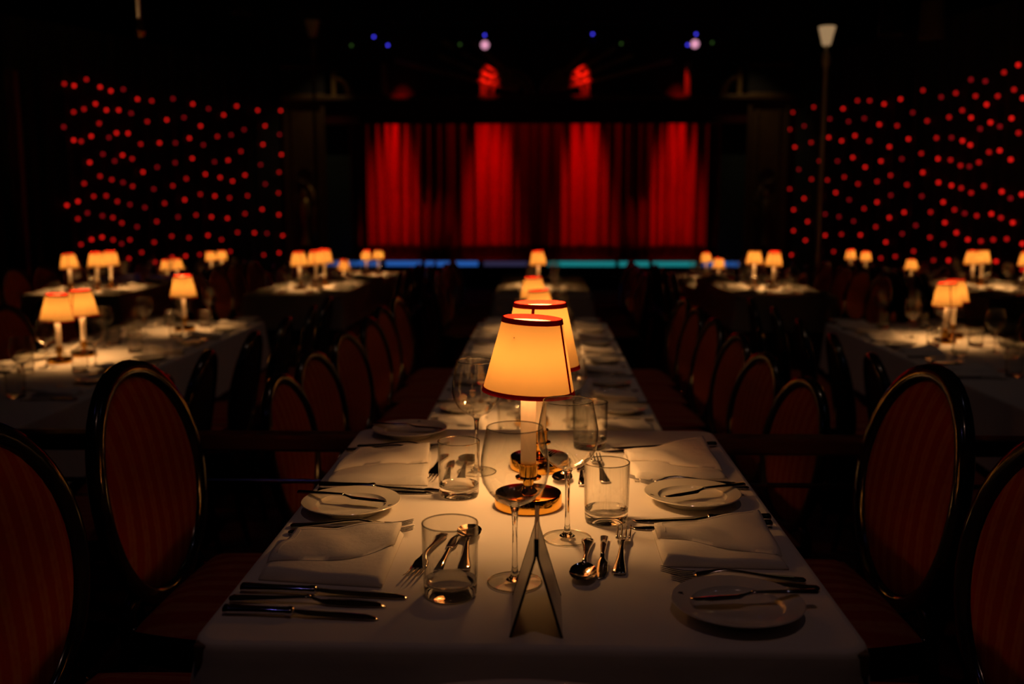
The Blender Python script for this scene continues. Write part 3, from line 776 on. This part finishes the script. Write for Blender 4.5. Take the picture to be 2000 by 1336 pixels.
cam_inv = None
def in_view(x, y, z, margin=260):
    a, w = R(8.0), R(1.77)
    X = x*math.cos(w) + y*math.sin(w); Yd = -x*math.sin(w) + y*math.cos(w); Z = z - 1.26
    depth = Yd*math.cos(a) - Z*math.sin(a)
    if depth < 0.1: return False
    px = 1000 + 1944.4*X/depth
    return -margin < px < 2000 + margin
for k_, (cx, y0, y1, zt, fl, ph, ys) in TABLES.items():
    for side, s in (('left', -1), ('right', 1)):
        for i, y in enumerate(ys):
            bx = cx + s*((0.855 if s < 0 else 0.825) + random.uniform(-0.015, 0.015))
            if not in_view(bx, y, zt): continue
            chair_at(bx, y + random.uniform(-0.006, 0.006), fl, (-6 if s < 0 else 186) + random.uniform(-2.5, 2.5),
                     'oval-backed red chair, %s along the %s side of the %s' % (ORD[i], side, ph))

# ------------------------------------------------------------------ tableware makers
def make_wine():
    e_ = empty('wine_glass')
    prof = [(0.004, 0.1085), (0.012, 0.1100), (0.024, 0.1160), (0.035, 0.1265), (0.0430, 0.140), (0.0462, 0.155), (0.0455, 0.172), (0.0420, 0.192), (0.0375, 0.214)]
    inner = [(r-0.0010, z) for r, z in prof[::-1]]; inner[-1] = (0.003, 0.1105); inner[-2] = (0.0105, 0.1120); inner[-3] = (0.0230, 0.1172)
    lathe('bowl', prof + [(0.0370, 0.2146)] + inner, 'thin_glass', e_, 48)
    lathe('stem', [(0.001, 0.0045), (0.012, 0.0045), (0.0065, 0.009), (0.0042, 0.020), (0.0034, 0.045), (0.0036, 0.080), (0.0046, 0.099), (0.0064, 0.1055), (0.0085, 0.1083), (0.005, 0.1115), (0.001, 0.1120)], 'solid_glass', e_, 28)
    lathe('rim', [(0.0373+0.0009*math.cos(2*PI*t/8), 0.2146+0.0009*math.sin(2*PI*t/8)) for t in range(8)], 'rim_glass', e_, 48, closed=True)
    lathe('foot', [(0.001, 0.0), (0.0365, 0.0), (0.0370, 0.0010), (0.0365, 0.0020), (0.020, 0.0030), (0.012, 0.0045), (0.001, 0.0047)], 'foot_glass', e_, 48)
    lathe('foot_rim', [(0.0365+0.0010*math.cos(2*PI*t/8), 0.0011+0.0010*math.sin(2*PI*t/8)) for t in range(8)], 'rim_glass', e_, 48, closed=True)
    return e_
def make_tumbler():
    e_ = empty('tumbler')
    lathe('wall', [(0.0350, 0.0165), (0.0358, 0.030), (0.0368, 0.097), (0.0362, 0.0982), (0.0352, 0.097), (0.0340, 0.030), (0.0325, 0.020)], 'thin_glass', e_, 48)
    lathe('rim', [(0.0360+0.0011*math.cos(2*PI*t/8), 0.0976+0.0011*math.sin(2*PI*t/8)) for t in range(8)], 'rim_glass', e_, 48, closed=True)
    lathe('base', [(0.001, 0.0008), (0.028, 0.0003), (0.0325, 0.0012), (0.0345, 0.004), (0.0352, 0.018), (0.0342, 0.022), (0.0315, 0.0175), (0.024, 0.0145), (0.001, 0.0135)], 'solid_glass', e_, 48)
    return e_
def make_plate():
    e_ = empty('bread_plate')
    lathe('dish', [(0.001, 0.004), (0.045, 0.004), (0.047, 0.0), (0.050, 0.0), (0.052, 0.004), (0.060, 0.0085), (0.081, 0.0160), (0.0825, 0.0172), (0.0815, 0.0182), (0.0615, 0.0130), (0.0585, 0.0122), (0.0560, 0.0085), (0.0525, 0.0066), (0.001, 0.006)], 'porcelain', e_, 56)
    bm = bmesh.new()       # little printed crest on the rim
    for i in range(7):
        a = 2*PI*i/7
        bbox(bm, 0.0, 0.0045 if i % 2 else 0.0032, -0.0006, 0.0006, 0, 0.0002)
        bm.verts.ensure_lookup_table()
        bmesh.ops.rotate(bm, verts=bm.verts[-8:], cent=(0, 0, 0), matrix=Matrix.Rotation(a, 3, 'Z'))
    o = from_bm('crest', bm, 'crest_ink', e_); o.location = (0.0715, 0.0, 0.0158); o.rotation_euler = (0, R(-14.5), 0)
    return e_
def make_knife(L=0.225):
    e_ = empty('table_knife')
    v, f = [], []; h = L*0.46
    loft_into(v, f, [(0, 0, 0.006, 0.004, 0.003), (0.002, 0, 0.006, 0.0085, 0.0055), (0.010, 0, 0.006, 0.0088, 0.0056), (h*0.45, 0, 0.006, 0.0070, 0.0050), (h*0.88, 0, 0.006, 0.0075, 0.0050), (h*0.93, 0, 0.006, 0.0088, 0.0058), (h*0.97, 0, 0.006, 0.0088, 0.0058), (h, 0, 0.006, 0.006, 0.004)], 12)
    mesh_obj('handle', v, f, 'silver', e_)
    v, f = [], []
    loft_into(v, f, [(h-0.001, 0, 0.006, 0.004, 0.003), (h+0.008, 0, 0.0055, 0.0065, 0.0018), (h+0.02, 0.0005, 0.0045, 0.0085, 0.0011), (L*0.75, 0.0012, 0.003, 0.0095, 0.0010), (L*0.9, 0.0010, 0.002, 0.0092, 0.0009), (L*0.97, -0.001, 0.0016, 0.0065, 0.0008), (L, -0.0045, 0.0014, 0.001, 0.0006)], 10)
    mesh_obj('blade', v, f, 'silver', e_)
    return e_
def make_fish_knife(L=0.205):
    e_ = empty('fish_knife')
    v, f = [], []; h = L*0.52
    loft_into(v, f, [(0, 0, 0.0045, 0.004, 0.002), (0.003, 0, 0.0045, 0.0095, 0.003), (0.012, 0, 0.0045, 0.0095, 0.003), (h*0.5, 0, 0.006, 0.0055, 0.0028), (h*0.92, 0, 0.0085, 0.0035, 0.0026), (h, 0, 0.0085, 0.0042, 0.0028)], 10)
    mesh_obj('handle', v, f, 'silver', e_)
    v, f = [], []
    loft_into(v, f, [(h-0.001, 0, 0.0085, 0.003, 0.0022), (h+0.012, 0.001, 0.004, 0.0045, 0.0014), (h+0.022, 0.003, 0.0025, 0.0105, 0.0010), (h+0.05, 0.003, 0.002, 0.0125, 0.0009), (L*0.93, 0.001, 0.0017, 0.009, 0.0008), (L, -0.005, 0.0014, 0.001, 0.0006)], 10)
    mesh_obj('blade', v, f, 'silver', e_)
    return e_
def make_butter(L=0.165):
    e_ = empty('butter_knife')
    v, f = [], []; h = L*0.52
    loft_into(v, f, [(0, 0, 0.0045, 0.003, 0.002), (0.002, 0, 0.0045, 0.0068, 0.003), (h*0.5, 0, 0.0055, 0.0048, 0.0028), (h*0.95, 0, 0.0065, 0.0032, 0.0026), (h, 0, 0.0065, 0.0038, 0.0026)], 10)
    mesh_obj('handle', v, f, 'silver', e_)
    v, f = [], []
    loft_into(v, f, [(h-0.001, 0, 0.0065, 0.003, 0.002), (h+0.010, 0, 0.004, 0.0042, 0.0012), (h+0.018, 0.001, 0.0025, 0.0080, 0.0009), (L*0.85, 0.001, 0.0018, 0.0085, 0.0008), (L*0.96, 0, 0.0015, 0.0055, 0.0007), (L, -0.003, 0.0013, 0.001, 0.0005)], 10)
    mesh_obj('blade', v, f, 'silver', e_)
    return e_
def make_fork(L=0.195):
    v, f = [], []
    loft_into(v, f, [(0, 0, 0.0035, 0.004, 0.0012), (0.003, 0, 0.0035, 0.0095, 0.0022), (0.016, 0, 0.0035, 0.0100, 0.0023), (0.05, 0, 0.006, 0.0058, 0.0021), (0.085, 0, 0.010, 0.0034, 0.0021), (0.108, 0, 0.0115, 0.0032, 0.0022), (0.122, 0, 0.0095, 0.0055, 0.0019), (0.132, 0, 0.007, 0.0108, 0.0014), (0.143, 0, 0.0045, 0.0120, 0.0012), (0.150, 0, 0.0040, 0.0120, 0.0011)], 10)
    for t in range(4):
        y = -0.0098 + 0.00653*t
        loft_into(v, f, [(0.147, y*0.98, 0.0042, 0.0019, 0.0011), (0.160, y, 0.0036, 0.0017, 0.0011), (0.178, y, 0.0055, 0.0014, 0.0010), (L-0.003, y, 0.0090, 0.0011, 0.0008), (L, y, 0.0097, 0.0003, 0.0003)], 6)
    return mesh_obj('table_fork', v, f, 'silver')
def make_spoon(L=0.180):
    v, f = [], []
    loft_into(v, f, [(0, 0, 0.0035, 0.004, 0.0012), (0.003, 0, 0.0035, 0.0095, 0.0022), (0.016, 0, 0.0035, 0.0100, 0.0023), (0.048, 0, 0.006, 0.0058, 0.0021), (0.085, 0, 0.010, 0.0034, 0.0021), (0.108, 0, 0.0105, 0.0032, 0.0020), (0.122, 0, 0.0085, 0.0045, 0.0012)], 10)
    b = len(v); nu, nv = 12, 10; x0, x1 = 0.118, L
    for lay, dz in ((0, 0.0), (1, -0.0011)):
        for i in range(nu+1):
            q = i/nu; x = x0 + (x1-x0)*q
            hw = 0.0185*math.sqrt(max(0.0, 1-((q-0.52)/0.52)**2))*(1.0 if q > 0.5 else 0.94) + 0.002*(1-q)
            for j in range(nv+1):
                t = -1+2*j/nv
                dep = 0.0075*(1-t*t)*math.sin(PI*min(1, max(0, q)))**0.8
                v.append((x, hw*t, 0.0095 - dep + dz + (0.002 if q < 0.05 else 0)))
    st_ = (nu+1)*(nv+1)
    for i in range(nu):
        for j in range(nv):
            a = b+i*(nv+1)+j
            f.append((a, a+nv+1, a+nv+2, a+1)); a += st_; f.append((a, a+1, a+nv+2, a+nv+1))
    return mesh_obj('table_spoon', v, f, 'silver')
wine = Maker(make_wine); tumb = Maker(make_tumbler); plate = Maker(make_plate)
knife = Maker(make_knife); fish = Maker(make_fish_knife); butter = Maker(make_butter); fork = Maker(make_fork); spoon = Maker(make_spoon); small_knife = Maker(lambda: make_knife(0.198))

def lay(mk, a, b, z, label, cat, group, full):
    """lay a piece with its handle end at a and its tip towards b, centred on the stretch"""
    a = Vector(a); b = Vector(b); d = (b-a).normalized(); mid = (a+b)/2; s = mid - d*full/2
    o = mk.put((s.x, s.y, z), math.atan2(d.y, d.x), label, cat, group)
    return o
LEN = {'knife': 0.225, 'fish': 0.205, 'butter': 0.165, 'fork': 0.195, 'spoon': 0.18}

def napkin_mesh(q, t=0.011, flap=None, lift=None, seed=0):
    """q: four corners (near-left, far-left, far-right, near-right) in the xy plane about the origin."""
    rnd = random.Random(seed); ph = rnd.uniform(0, 6)
    q = [Vector(p_) for p_ in q]
    def at(u_, v_): return (q[0]*(1-u_)+q[3]*u_)*(1-v_) + (q[1]*(1-u_)+q[2]*u_)*v_
    def shell(fn, nu, nv):
        v, f = [], []
        for lay_ in (0, 1):
            for j in range(nv+1):
                for i in range(nu+1):
                    x, y, zt, zb = fn(i/nu, j/nv); v.append((x, y, zt if lay_ == 0 else zb))
        S = (nu+1)*(nv+1)
        for j in range(nv):
            for i in range(nu):
                a = j*(nu+1)+i; f.append((a, a+1, a+nu+2, a+nu+1)); a += S; f.append((a, a+nu+1, a+nu+2, a+1))
        rim = [i for i in range(nu+1)] + [j*(nu+1)+nu for j in range(1, nv+1)] + [nv*(nu+1)+i for i in range(nu-1, -1, -1)] + [j*(nu+1) for j in range(nv-1, 0, -1)]
        for k_ in range(len(rim)):
            a, b_ = rim[k_], rim[(k_+1) % len(rim)]; f.append((a, a+S, b_+S, b_))
        return v, f
    def edge(u_, v_, w=0.05):
        d = min(u_, 1-u_, v_, 1-v_)/w
        return 1.0 if d >= 1 else math.sqrt(max(0.0, 1-(1-d)**2))
    def low(u_, v_):
        p_ = at(u_, v_); e_ = edge(u_, v_)
        z = t*(0.25+0.75*e_) + 0.0024*e_*math.sin(3.1*u_+4.3*v_+ph) + 0.0014*e_*math.sin(9*u_-5*v_+ph)
        return p_.x, p_.y, z, 0.0002 if e_ > 0.5 else 0.0006
    A = shell(low, 26, 26)
    def top(u_, v_):
        ve = flap(u_); vv = ve + (1.0-ve)*v_
        uu = 0.015 + 0.97*u_
        p_ = at(uu, 0.985*vv)
        base = low(uu, 0.985*vv)[2]
        d = min(1.0, v_/0.22)
        z = base + 0.0012 + 0.0055*math.sqrt(max(0, 1-(1-d)**2)) + 0.0065*math.sin(PI*min(1, v_*1.5))*(0.55+0.45*math.sin(4.2*u_+ph)) + 0.0015*math.sin(13*u_+6*v_)
        zb = base + 0.0006
        if lift:
            lu, lv, amt = lift
            k_ = math.exp(-(((uu-lu)/0.32)**2 + ((vv-lv)/0.32)**2)); z += amt*k_; zb += amt*k_*0.85
        return p_.x, p_.y, z, zb
    B = shell(top, 30, 18) if flap else None
    hem = []
    for i in range(25):
        u_ = 0.07 + 0.86*i/24; x, y, z, _ = top(u_, 0.90); hem.append((x, y, z + 0.0001))
    side = []
    for i in range(17):
        x, y, z, _ = top(0.07, 0.90 - 0.82*i/16); side.append((x, y, z + 0.0001))
    return A, B, hem, side
def napkin(corners, z, label, flap, lift=None, seed=0):
    cx = sum(c[0] for c in corners)/4; cy_ = sum(c[1] for c in corners)/4
    A, B, hem, side = napkin_mesh([(c[0]-cx, c[1]-cy_) for c in corners], 0.013, flap, lift, seed)
    e_ = empty('folded_napkin', (cx, cy_, z)); tag(e_, label, 'napkin', 'folded napkins')
    mesh_obj('lower_fold', A[0], A[1], 'napkin', e_)
    fl_ = mesh_obj('upper_flap', B[0], B[1], 'napkin', e_)
    tube('hem_stitch', hem, 0.0006, 'napkin', fl_, 5); tube('hem_stitch', side, 0.0006, 'napkin', fl_, 5)
    return e_

# ------------------------------------------------------------------ the near table, laid
Z = T1Z + 0.0005
wine.put((-0.036, 1.288, Z), 0.3, 'empty wine glass in front of the front lamp on the near table', 'wine glass', 'wine glasses')
wine.put((0.039, 1.469, Z), 1.1, 'empty wine glass just right of the front lamp on the near table', 'wine glass', 'wine glasses')
wine.put((-0.124, 1.842, Z), 2.0, 'empty wine glass behind the lamp shade on the left, near table', 'wine glass', 'wine glasses')
tumb.put((-0.119, 1.243, Z), 0, 'clear tumbler at front left of the near table, largest in view', 'tumbler', 'tumblers')
tumb.put((-0.145, 1.689, Z), 0.4, 'clear tumbler left of the front lamp on the near table', 'tumbler', 'tumblers')
tumb.put((0.104, 1.555, Z), 0.8, 'clear tumbler right of the front lamp on the near table', 'tumbler', 'tumblers')
tumb.put((0.100, 2.040, Z), 0.2, 'clear tumbler at the far end of the near table, right of the lamps', 'tumbler', 'tumblers')
plate.put((-0.318, 1.600, Z), R(-18), 'white bread plate with butter knife between the left napkins, near table', 'plate', 'bread plates')
plate.put((0.258, 1.663, Z), R(190), 'white bread plate with butter knife between the right napkins, near table', 'plate', 'bread plates')
plate.put((0.245, 1.195, Z), R(160), 'white bread plate at front right corner of the near table', 'plate', 'bread plates')
plate.put((-0.292, 2.140, Z), R(80), 'bread plate at the far left corner of the near table', 'plate', 'bread plates')
PZ = Z + 0.0170
def on_plate(a, b, label):
    o = lay(butter, a, b, PZ, label, 'butter knife', 'butter knives', LEN['butter'])
    return o
on_plate((-0.409, 1.630), (-0.262, 1.590), 'butter knife lying across the left bread plate, near table')
on_plate((0.349, 1.700), (0.212, 1.632), 'butter knife lying across the right bread plate, near table')
on_plate((0.345, 1.215), (0.190, 1.193), 'butter knife across the plate at the front right corner, near table')
on_plate((-0.372, 2.160), (-0.222, 2.128), 'butter knife across the plate at the far left corner, near table')

napkin([(-0.385, 1.285), (-0.378, 1.462), (-0.212, 1.470), (-0.212, 1.262)], Z, 'folded white napkin at front left of the near table', lambda u: 0.16 + 0.52*u*u + 0.03*math.sin(5*u), (1.0, 1.0, 0.006), 1)
napkin([(-0.395, 1.752), (-0.376, 1.962), (-0.226, 1.975), (-0.206, 1.744)], Z, 'folded white napkin at rear left of the near table', lambda u: 0.18 + 0.40*u + 0.05*math.sin(4*u), (1.0, 0.9, 0.008), 2)
napkin([(0.171, 1.782), (0.163, 1.965), (0.330, 2.000), (0.344, 1.806)], Z, 'folded white napkin at rear right of the near table', lambda u: 0.62 - 0.48*u + 0.04*math.sin(6*u), (0.95, 0.98, 0.020), 3)
napkin([(0.172, 1.352), (0.172, 1.500), (0.340, 1.512), (0.346, 1.345)], Z, 'folded white napkin at front right of the near table', lambda u: 0.60 - 0.42*u + 0.05*math.sin(5*u+1), (0.97, 0.97, 0.018), 4)

C1 = 'cutlery on the near table'
lay(fork, (-0.392, 1.508), (-0.207, 1.516), Z, 'silver fork beyond the front left napkin, farther of the two, near table', 'fork', C1, LEN['fork'])
lay(fork, (-0.393, 1.476), (-0.197, 1.484), Z, 'silver fork tucked at the far edge of the front left napkin, near table', 'fork', C1, LEN['fork'])
lay(knife, (-0.402, 1.247), (-0.168, 1.230), Z, 'large silver knife along the near edge of the front left napkin', 'knife', C1, LEN['knife'])
lay(fish, (-0.398, 1.213), (-0.200, 1.203), Z, 'silver fish knife between two knives at front left of the near table', 'fish knife', C1, LEN['fish'])
lay(small_knife, (-0.398, 1.175), (-0.200, 1.163), Z, 'silver knife nearest the viewer at the front left corner, near table', 'knife', C1, 0.198)
lay(fork, (-0.152, 1.475), (-0.178, 1.283), Z, 'silver dessert fork slanting behind the front left tumbler, near table', 'fork', C1, LEN['fork'])
lay(butter, (-0.143, 1.318), (-0.128, 1.478), Z, 'short silver dessert knife seen through the front left tumbler', 'knife', C1, LEN['butter'])
lay(spoon, (-0.108, 1.326), (-0.112, 1.502), Z, 'silver dessert spoon seen through the front left tumbler', 'spoon', C1, LEN['spoon'])
lay(spoon, (0.070, 1.452), (0.055, 1.285), Z, 'silver dessert spoon right of the card tent, bowl towards the viewer', 'spoon', C1, LEN['spoon'])
lay(butter, (0.096, 1.470), (0.080, 1.296), Z, 'short silver dessert knife between spoon and fork right of the card tent', 'knife', C1, LEN['butter'])
lay(fork, (0.106, 1.315), (0.130, 1.510), Z, 'silver dessert fork right of the card tent, tines away from the viewer', 'fork', C1, LEN['fork'])
lay(knife, (0.365, 1.565), (0.150, 1.552), Z, 'silver knife beyond the front right napkin, farther of the two, near table', 'knife', C1, LEN['knife'])
lay(knife, (0.367, 1.533), (0.138, 1.515), Z, 'silver knife touching the far edge of the front right napkin', 'knife', C1, LEN['knife'])
lay(fork, (0.356, 1.300), (0.165, 1.322), Z, 'silver fork along the near edge of the front right napkin', 'fork', C1, LEN['fork'])
lay(fork, (0.366, 1.272), (0.176, 1.290), Z, 'silver fork between front right napkin and the corner plate', 'fork', C1, LEN['fork'])
lay(knife, (-0.394, 1.728), (-0.183, 1.716), Z, 'silver knife along the near edge of the rear left napkin', 'knife', C1, LEN['knife'])
lay(fish, (-0.394, 1.700), (-0.195, 1.700), Z, 'silver fish knife beside the rear left napkin, near table', 'fish knife', C1, LEN['fish'])
lay(fork, (-0.402, 1.996), (-0.215, 2.006), Z, 'silver fork at the far edge of the rear left napkin', 'fork', C1, LEN['fork'])
lay(fork, (-0.385, 2.026), (-0.195, 2.034), Z, 'silver fork between rear left napkin and the far left plate', 'fork', C1, LEN['fork'])
lay(knife, (0.360, 2.055), (0.150, 2.030), Z, 'silver knife beyond the rear right napkin, farther of the two', 'knife', C1, LEN['knife'])
lay(knife, (0.345, 2.028), (0.121, 2.000), Z, 'silver knife touching the far edge of the rear right napkin', 'knife', C1, LEN['knife'])
lay(fork, (0.352, 1.766), (0.160, 1.790), Z, 'silver fork along the near edge of the rear right napkin', 'fork', C1, LEN['fork'])
lay(fork, (0.367, 1.742), (0.180, 1.760), Z, 'silver fork between the rear right napkin and right bread plate', 'fork', C1, LEN['fork'])
lay(fork, (-0.196, 1.960), (-0.206, 1.768), Z, 'silver dessert fork left of the middle left tumbler, near table', 'fork', C1, LEN['fork'])
lay(butter, (-0.174, 1.760), (-0.178, 1.925), Z, 'short silver dessert knife seen through the middle left tumbler', 'knife', C1, LEN['butter'])
lay(spoon, (-0.150, 1.760), (-0.146, 1.946), Z, 'silver dessert spoon seen through the middle left tumbler', 'spoon', C1, LEN['spoon'])
lay(spoon, (0.048, 1.930), (0.036, 1.765), Z, 'silver dessert spoon right of the lamps at the rear, near table', 'spoon', C1, LEN['spoon'])
lay(butter, (0.072, 1.745), (0.077, 1.913), Z, 'short silver dessert knife right of the lamps at the rear, near table', 'knife', C1, LEN['butter'])
lay(fork, (0.116, 1.765), (0.106, 1.965), Z, 'silver dessert fork behind the right tumbler at the rear, near table', 'fork', C1, LEN['fork'])

# folded card tent
tent = empty('card_tent', (-0.006, 1.180, T1Z+0.0006)); tag(tent, 'folded card tent with dark edges at the front of the near table', 'card')
def panel(s):
    th = 0.0010
    prof = [(s*0.0305, 0.0), (s*0.0020, 0.096), (s*0.0013, 0.103), (s*0.0013, 0.121)]
    bm = bmesh.new(); rows = []
    for x, z in prof:
        rows.append([bm.verts.new((x-th, y, z)) for y in (-0.063, 0.063)] + [bm.verts.new((x+th, y, z)) for y in (0.063, -0.063)])
    for a, b in zip(rows, rows[1:]):
        for k_ in range(4): bm.faces.new((a[k_], a[(k_+1) % 4], b[(k_+1) % 4], b[k_]))
    bm.faces.new(rows[0][::-1]); bm.faces.new(rows[-1])
    o = from_bm('panel', bm, 'card', tent)
    for y in (-0.0645, 0.0635):
        bm = bmesh.new(); rows = []
        for x, z in prof:
            rows.append([bm.verts.new((x-0.0016, y, z)), bm.verts.new((x-0.0016, y+0.001, z)), bm.verts.new((x+0.0016, y+0.001, z)), bm.verts.new((x+0.0016, y, z))])
        for a, b in zip(rows, rows[1:]):
            for k_ in range(4): bm.faces.new((a[k_], a[(k_+1) % 4], b[(k_+1) % 4], b[k_]))
        bm.faces.new(rows[0][::-1]); bm.faces.new(rows[-1])
        from_bm('edge_binding', bm, 'card_edge', o)
for s in (-1, 1): panel(s)

# ------------------------------------------------------------------ the other tables, laid
nap_src = [None]
def napkin_copy(x, y, z, rz, label):
    if nap_src[0] is None:
        nap_src[0] = napkin([(-0.085, -0.1), (-0.085, 0.1), (0.085, 0.1), (0.085, -0.1)], 0.0, 'tmp', lambda u: 0.58 - 0.4*u, (0.95, 0.95, 0.018), 9)
        o = nap_src[0]; o.location = (x, y, z); o.rotation_euler = (0, 0, rz)
    else: o = dup(nap_src[0], (x, y, z), rz)
    return tag(o, label, 'napkin', 'folded napkins')
J = lambda a: random.uniform(-a, a)
for k_, (cx, y0, y1, zt, fl, ph, ys) in TABLES.items():
    z = zt + 0.0005; taken = []
    for side, s in (('left', -1), ('right', 1)):
        for i, y in enumerate(ys):
            if not in_view(cx, y, zt, 60): continue
            where = '%s place, %s side of the %s' % (ORD[i], side, ph)
            head = 0 if s < 0 else PI       # handle end towards the table edge
            lx = [l for l in ((-2.26, 4.54), (-2.24, 4.75), (-2.10, 5.74), (2.15, 5.34), (2.27, 5.54), (-0.035, 3.30), (-0.014, 4.84), (-0.052, 5.66), (-0.04, 8.72), (-2.09, 8.50), (-2.00, 8.73), (-1.97, 8.95), (1.99, 8.66), (1.87, 8.88), (-3.92, 8.14), (-3.79, 8.36), (-3.76, 8.56), (4.16, 8.70), (3.80, 8.93), (3.95, 9.10), (-2.26, 11.25), (-2.37, 13.33), (-2.24, 13.52), (2.06, 11.75), (2.11, 12.95), (-4.27, 11.2), (-4.24, 11.42), (-4.40, 13.1), (-4.33, 13.33), (4.22, 11.55), (4.27, 13.33), (4.20, 13.75))]
            if all(math.dist(l, (cx + s*0.275, y)) > 0.19 for l in lx):
                napkin_copy(cx + s*0.275, y + J(0.01), z, head + J(0.06), 'folded white napkin, ' + where)
            def free(px, py):
                for dy in (0, 0.05, -0.05, 0.1, -0.1, 0.15, -0.15, 0.2, -0.2, 0.25, -0.25):
                    if all(math.dist(l, (px, py+dy)) > 0.15 for l in lx) and all(math.dist(g, (px, py+dy)) > 0.1 for g in taken):
                        break
                taken.append((px, py+dy)); return px, py+dy
            gx, gy = free(cx + s*0.10 + J(0.015), y + 0.06 + J(0.02))
            wine.put((gx, gy, z), J(3), 'empty wine glass, ' + where, 'wine glass', 'wine glasses')
            gx2, gy2 = free(cx + s*0.115 + J(0.01), y - 0.06 + J(0.015))
            tumb.put((gx2, gy2, z), J(3), 'clear tumbler, ' + where, 'tumbler', 'tumblers')
            if k_[0] == '2':
                plate.put((cx + s*0.285, y + 0.265 if i < len(ys)-1 else y + 0.21, z), J(3), 'white bread plate, ' + where, 'plate', 'bread plates')
                lay(knife, (cx + s*0.39, y-0.135), (cx + s*0.17, y-0.135), z, 'silver knife, ' + where, 'knife', 'cutlery on the lower tables', LEN['knife'])
                lay(fork, (cx + s*0.385, y+0.125), (cx + s*0.185, y+0.125), z, 'silver fork, ' + where, 'fork', 'cutlery on the lower tables', LEN['fork'])
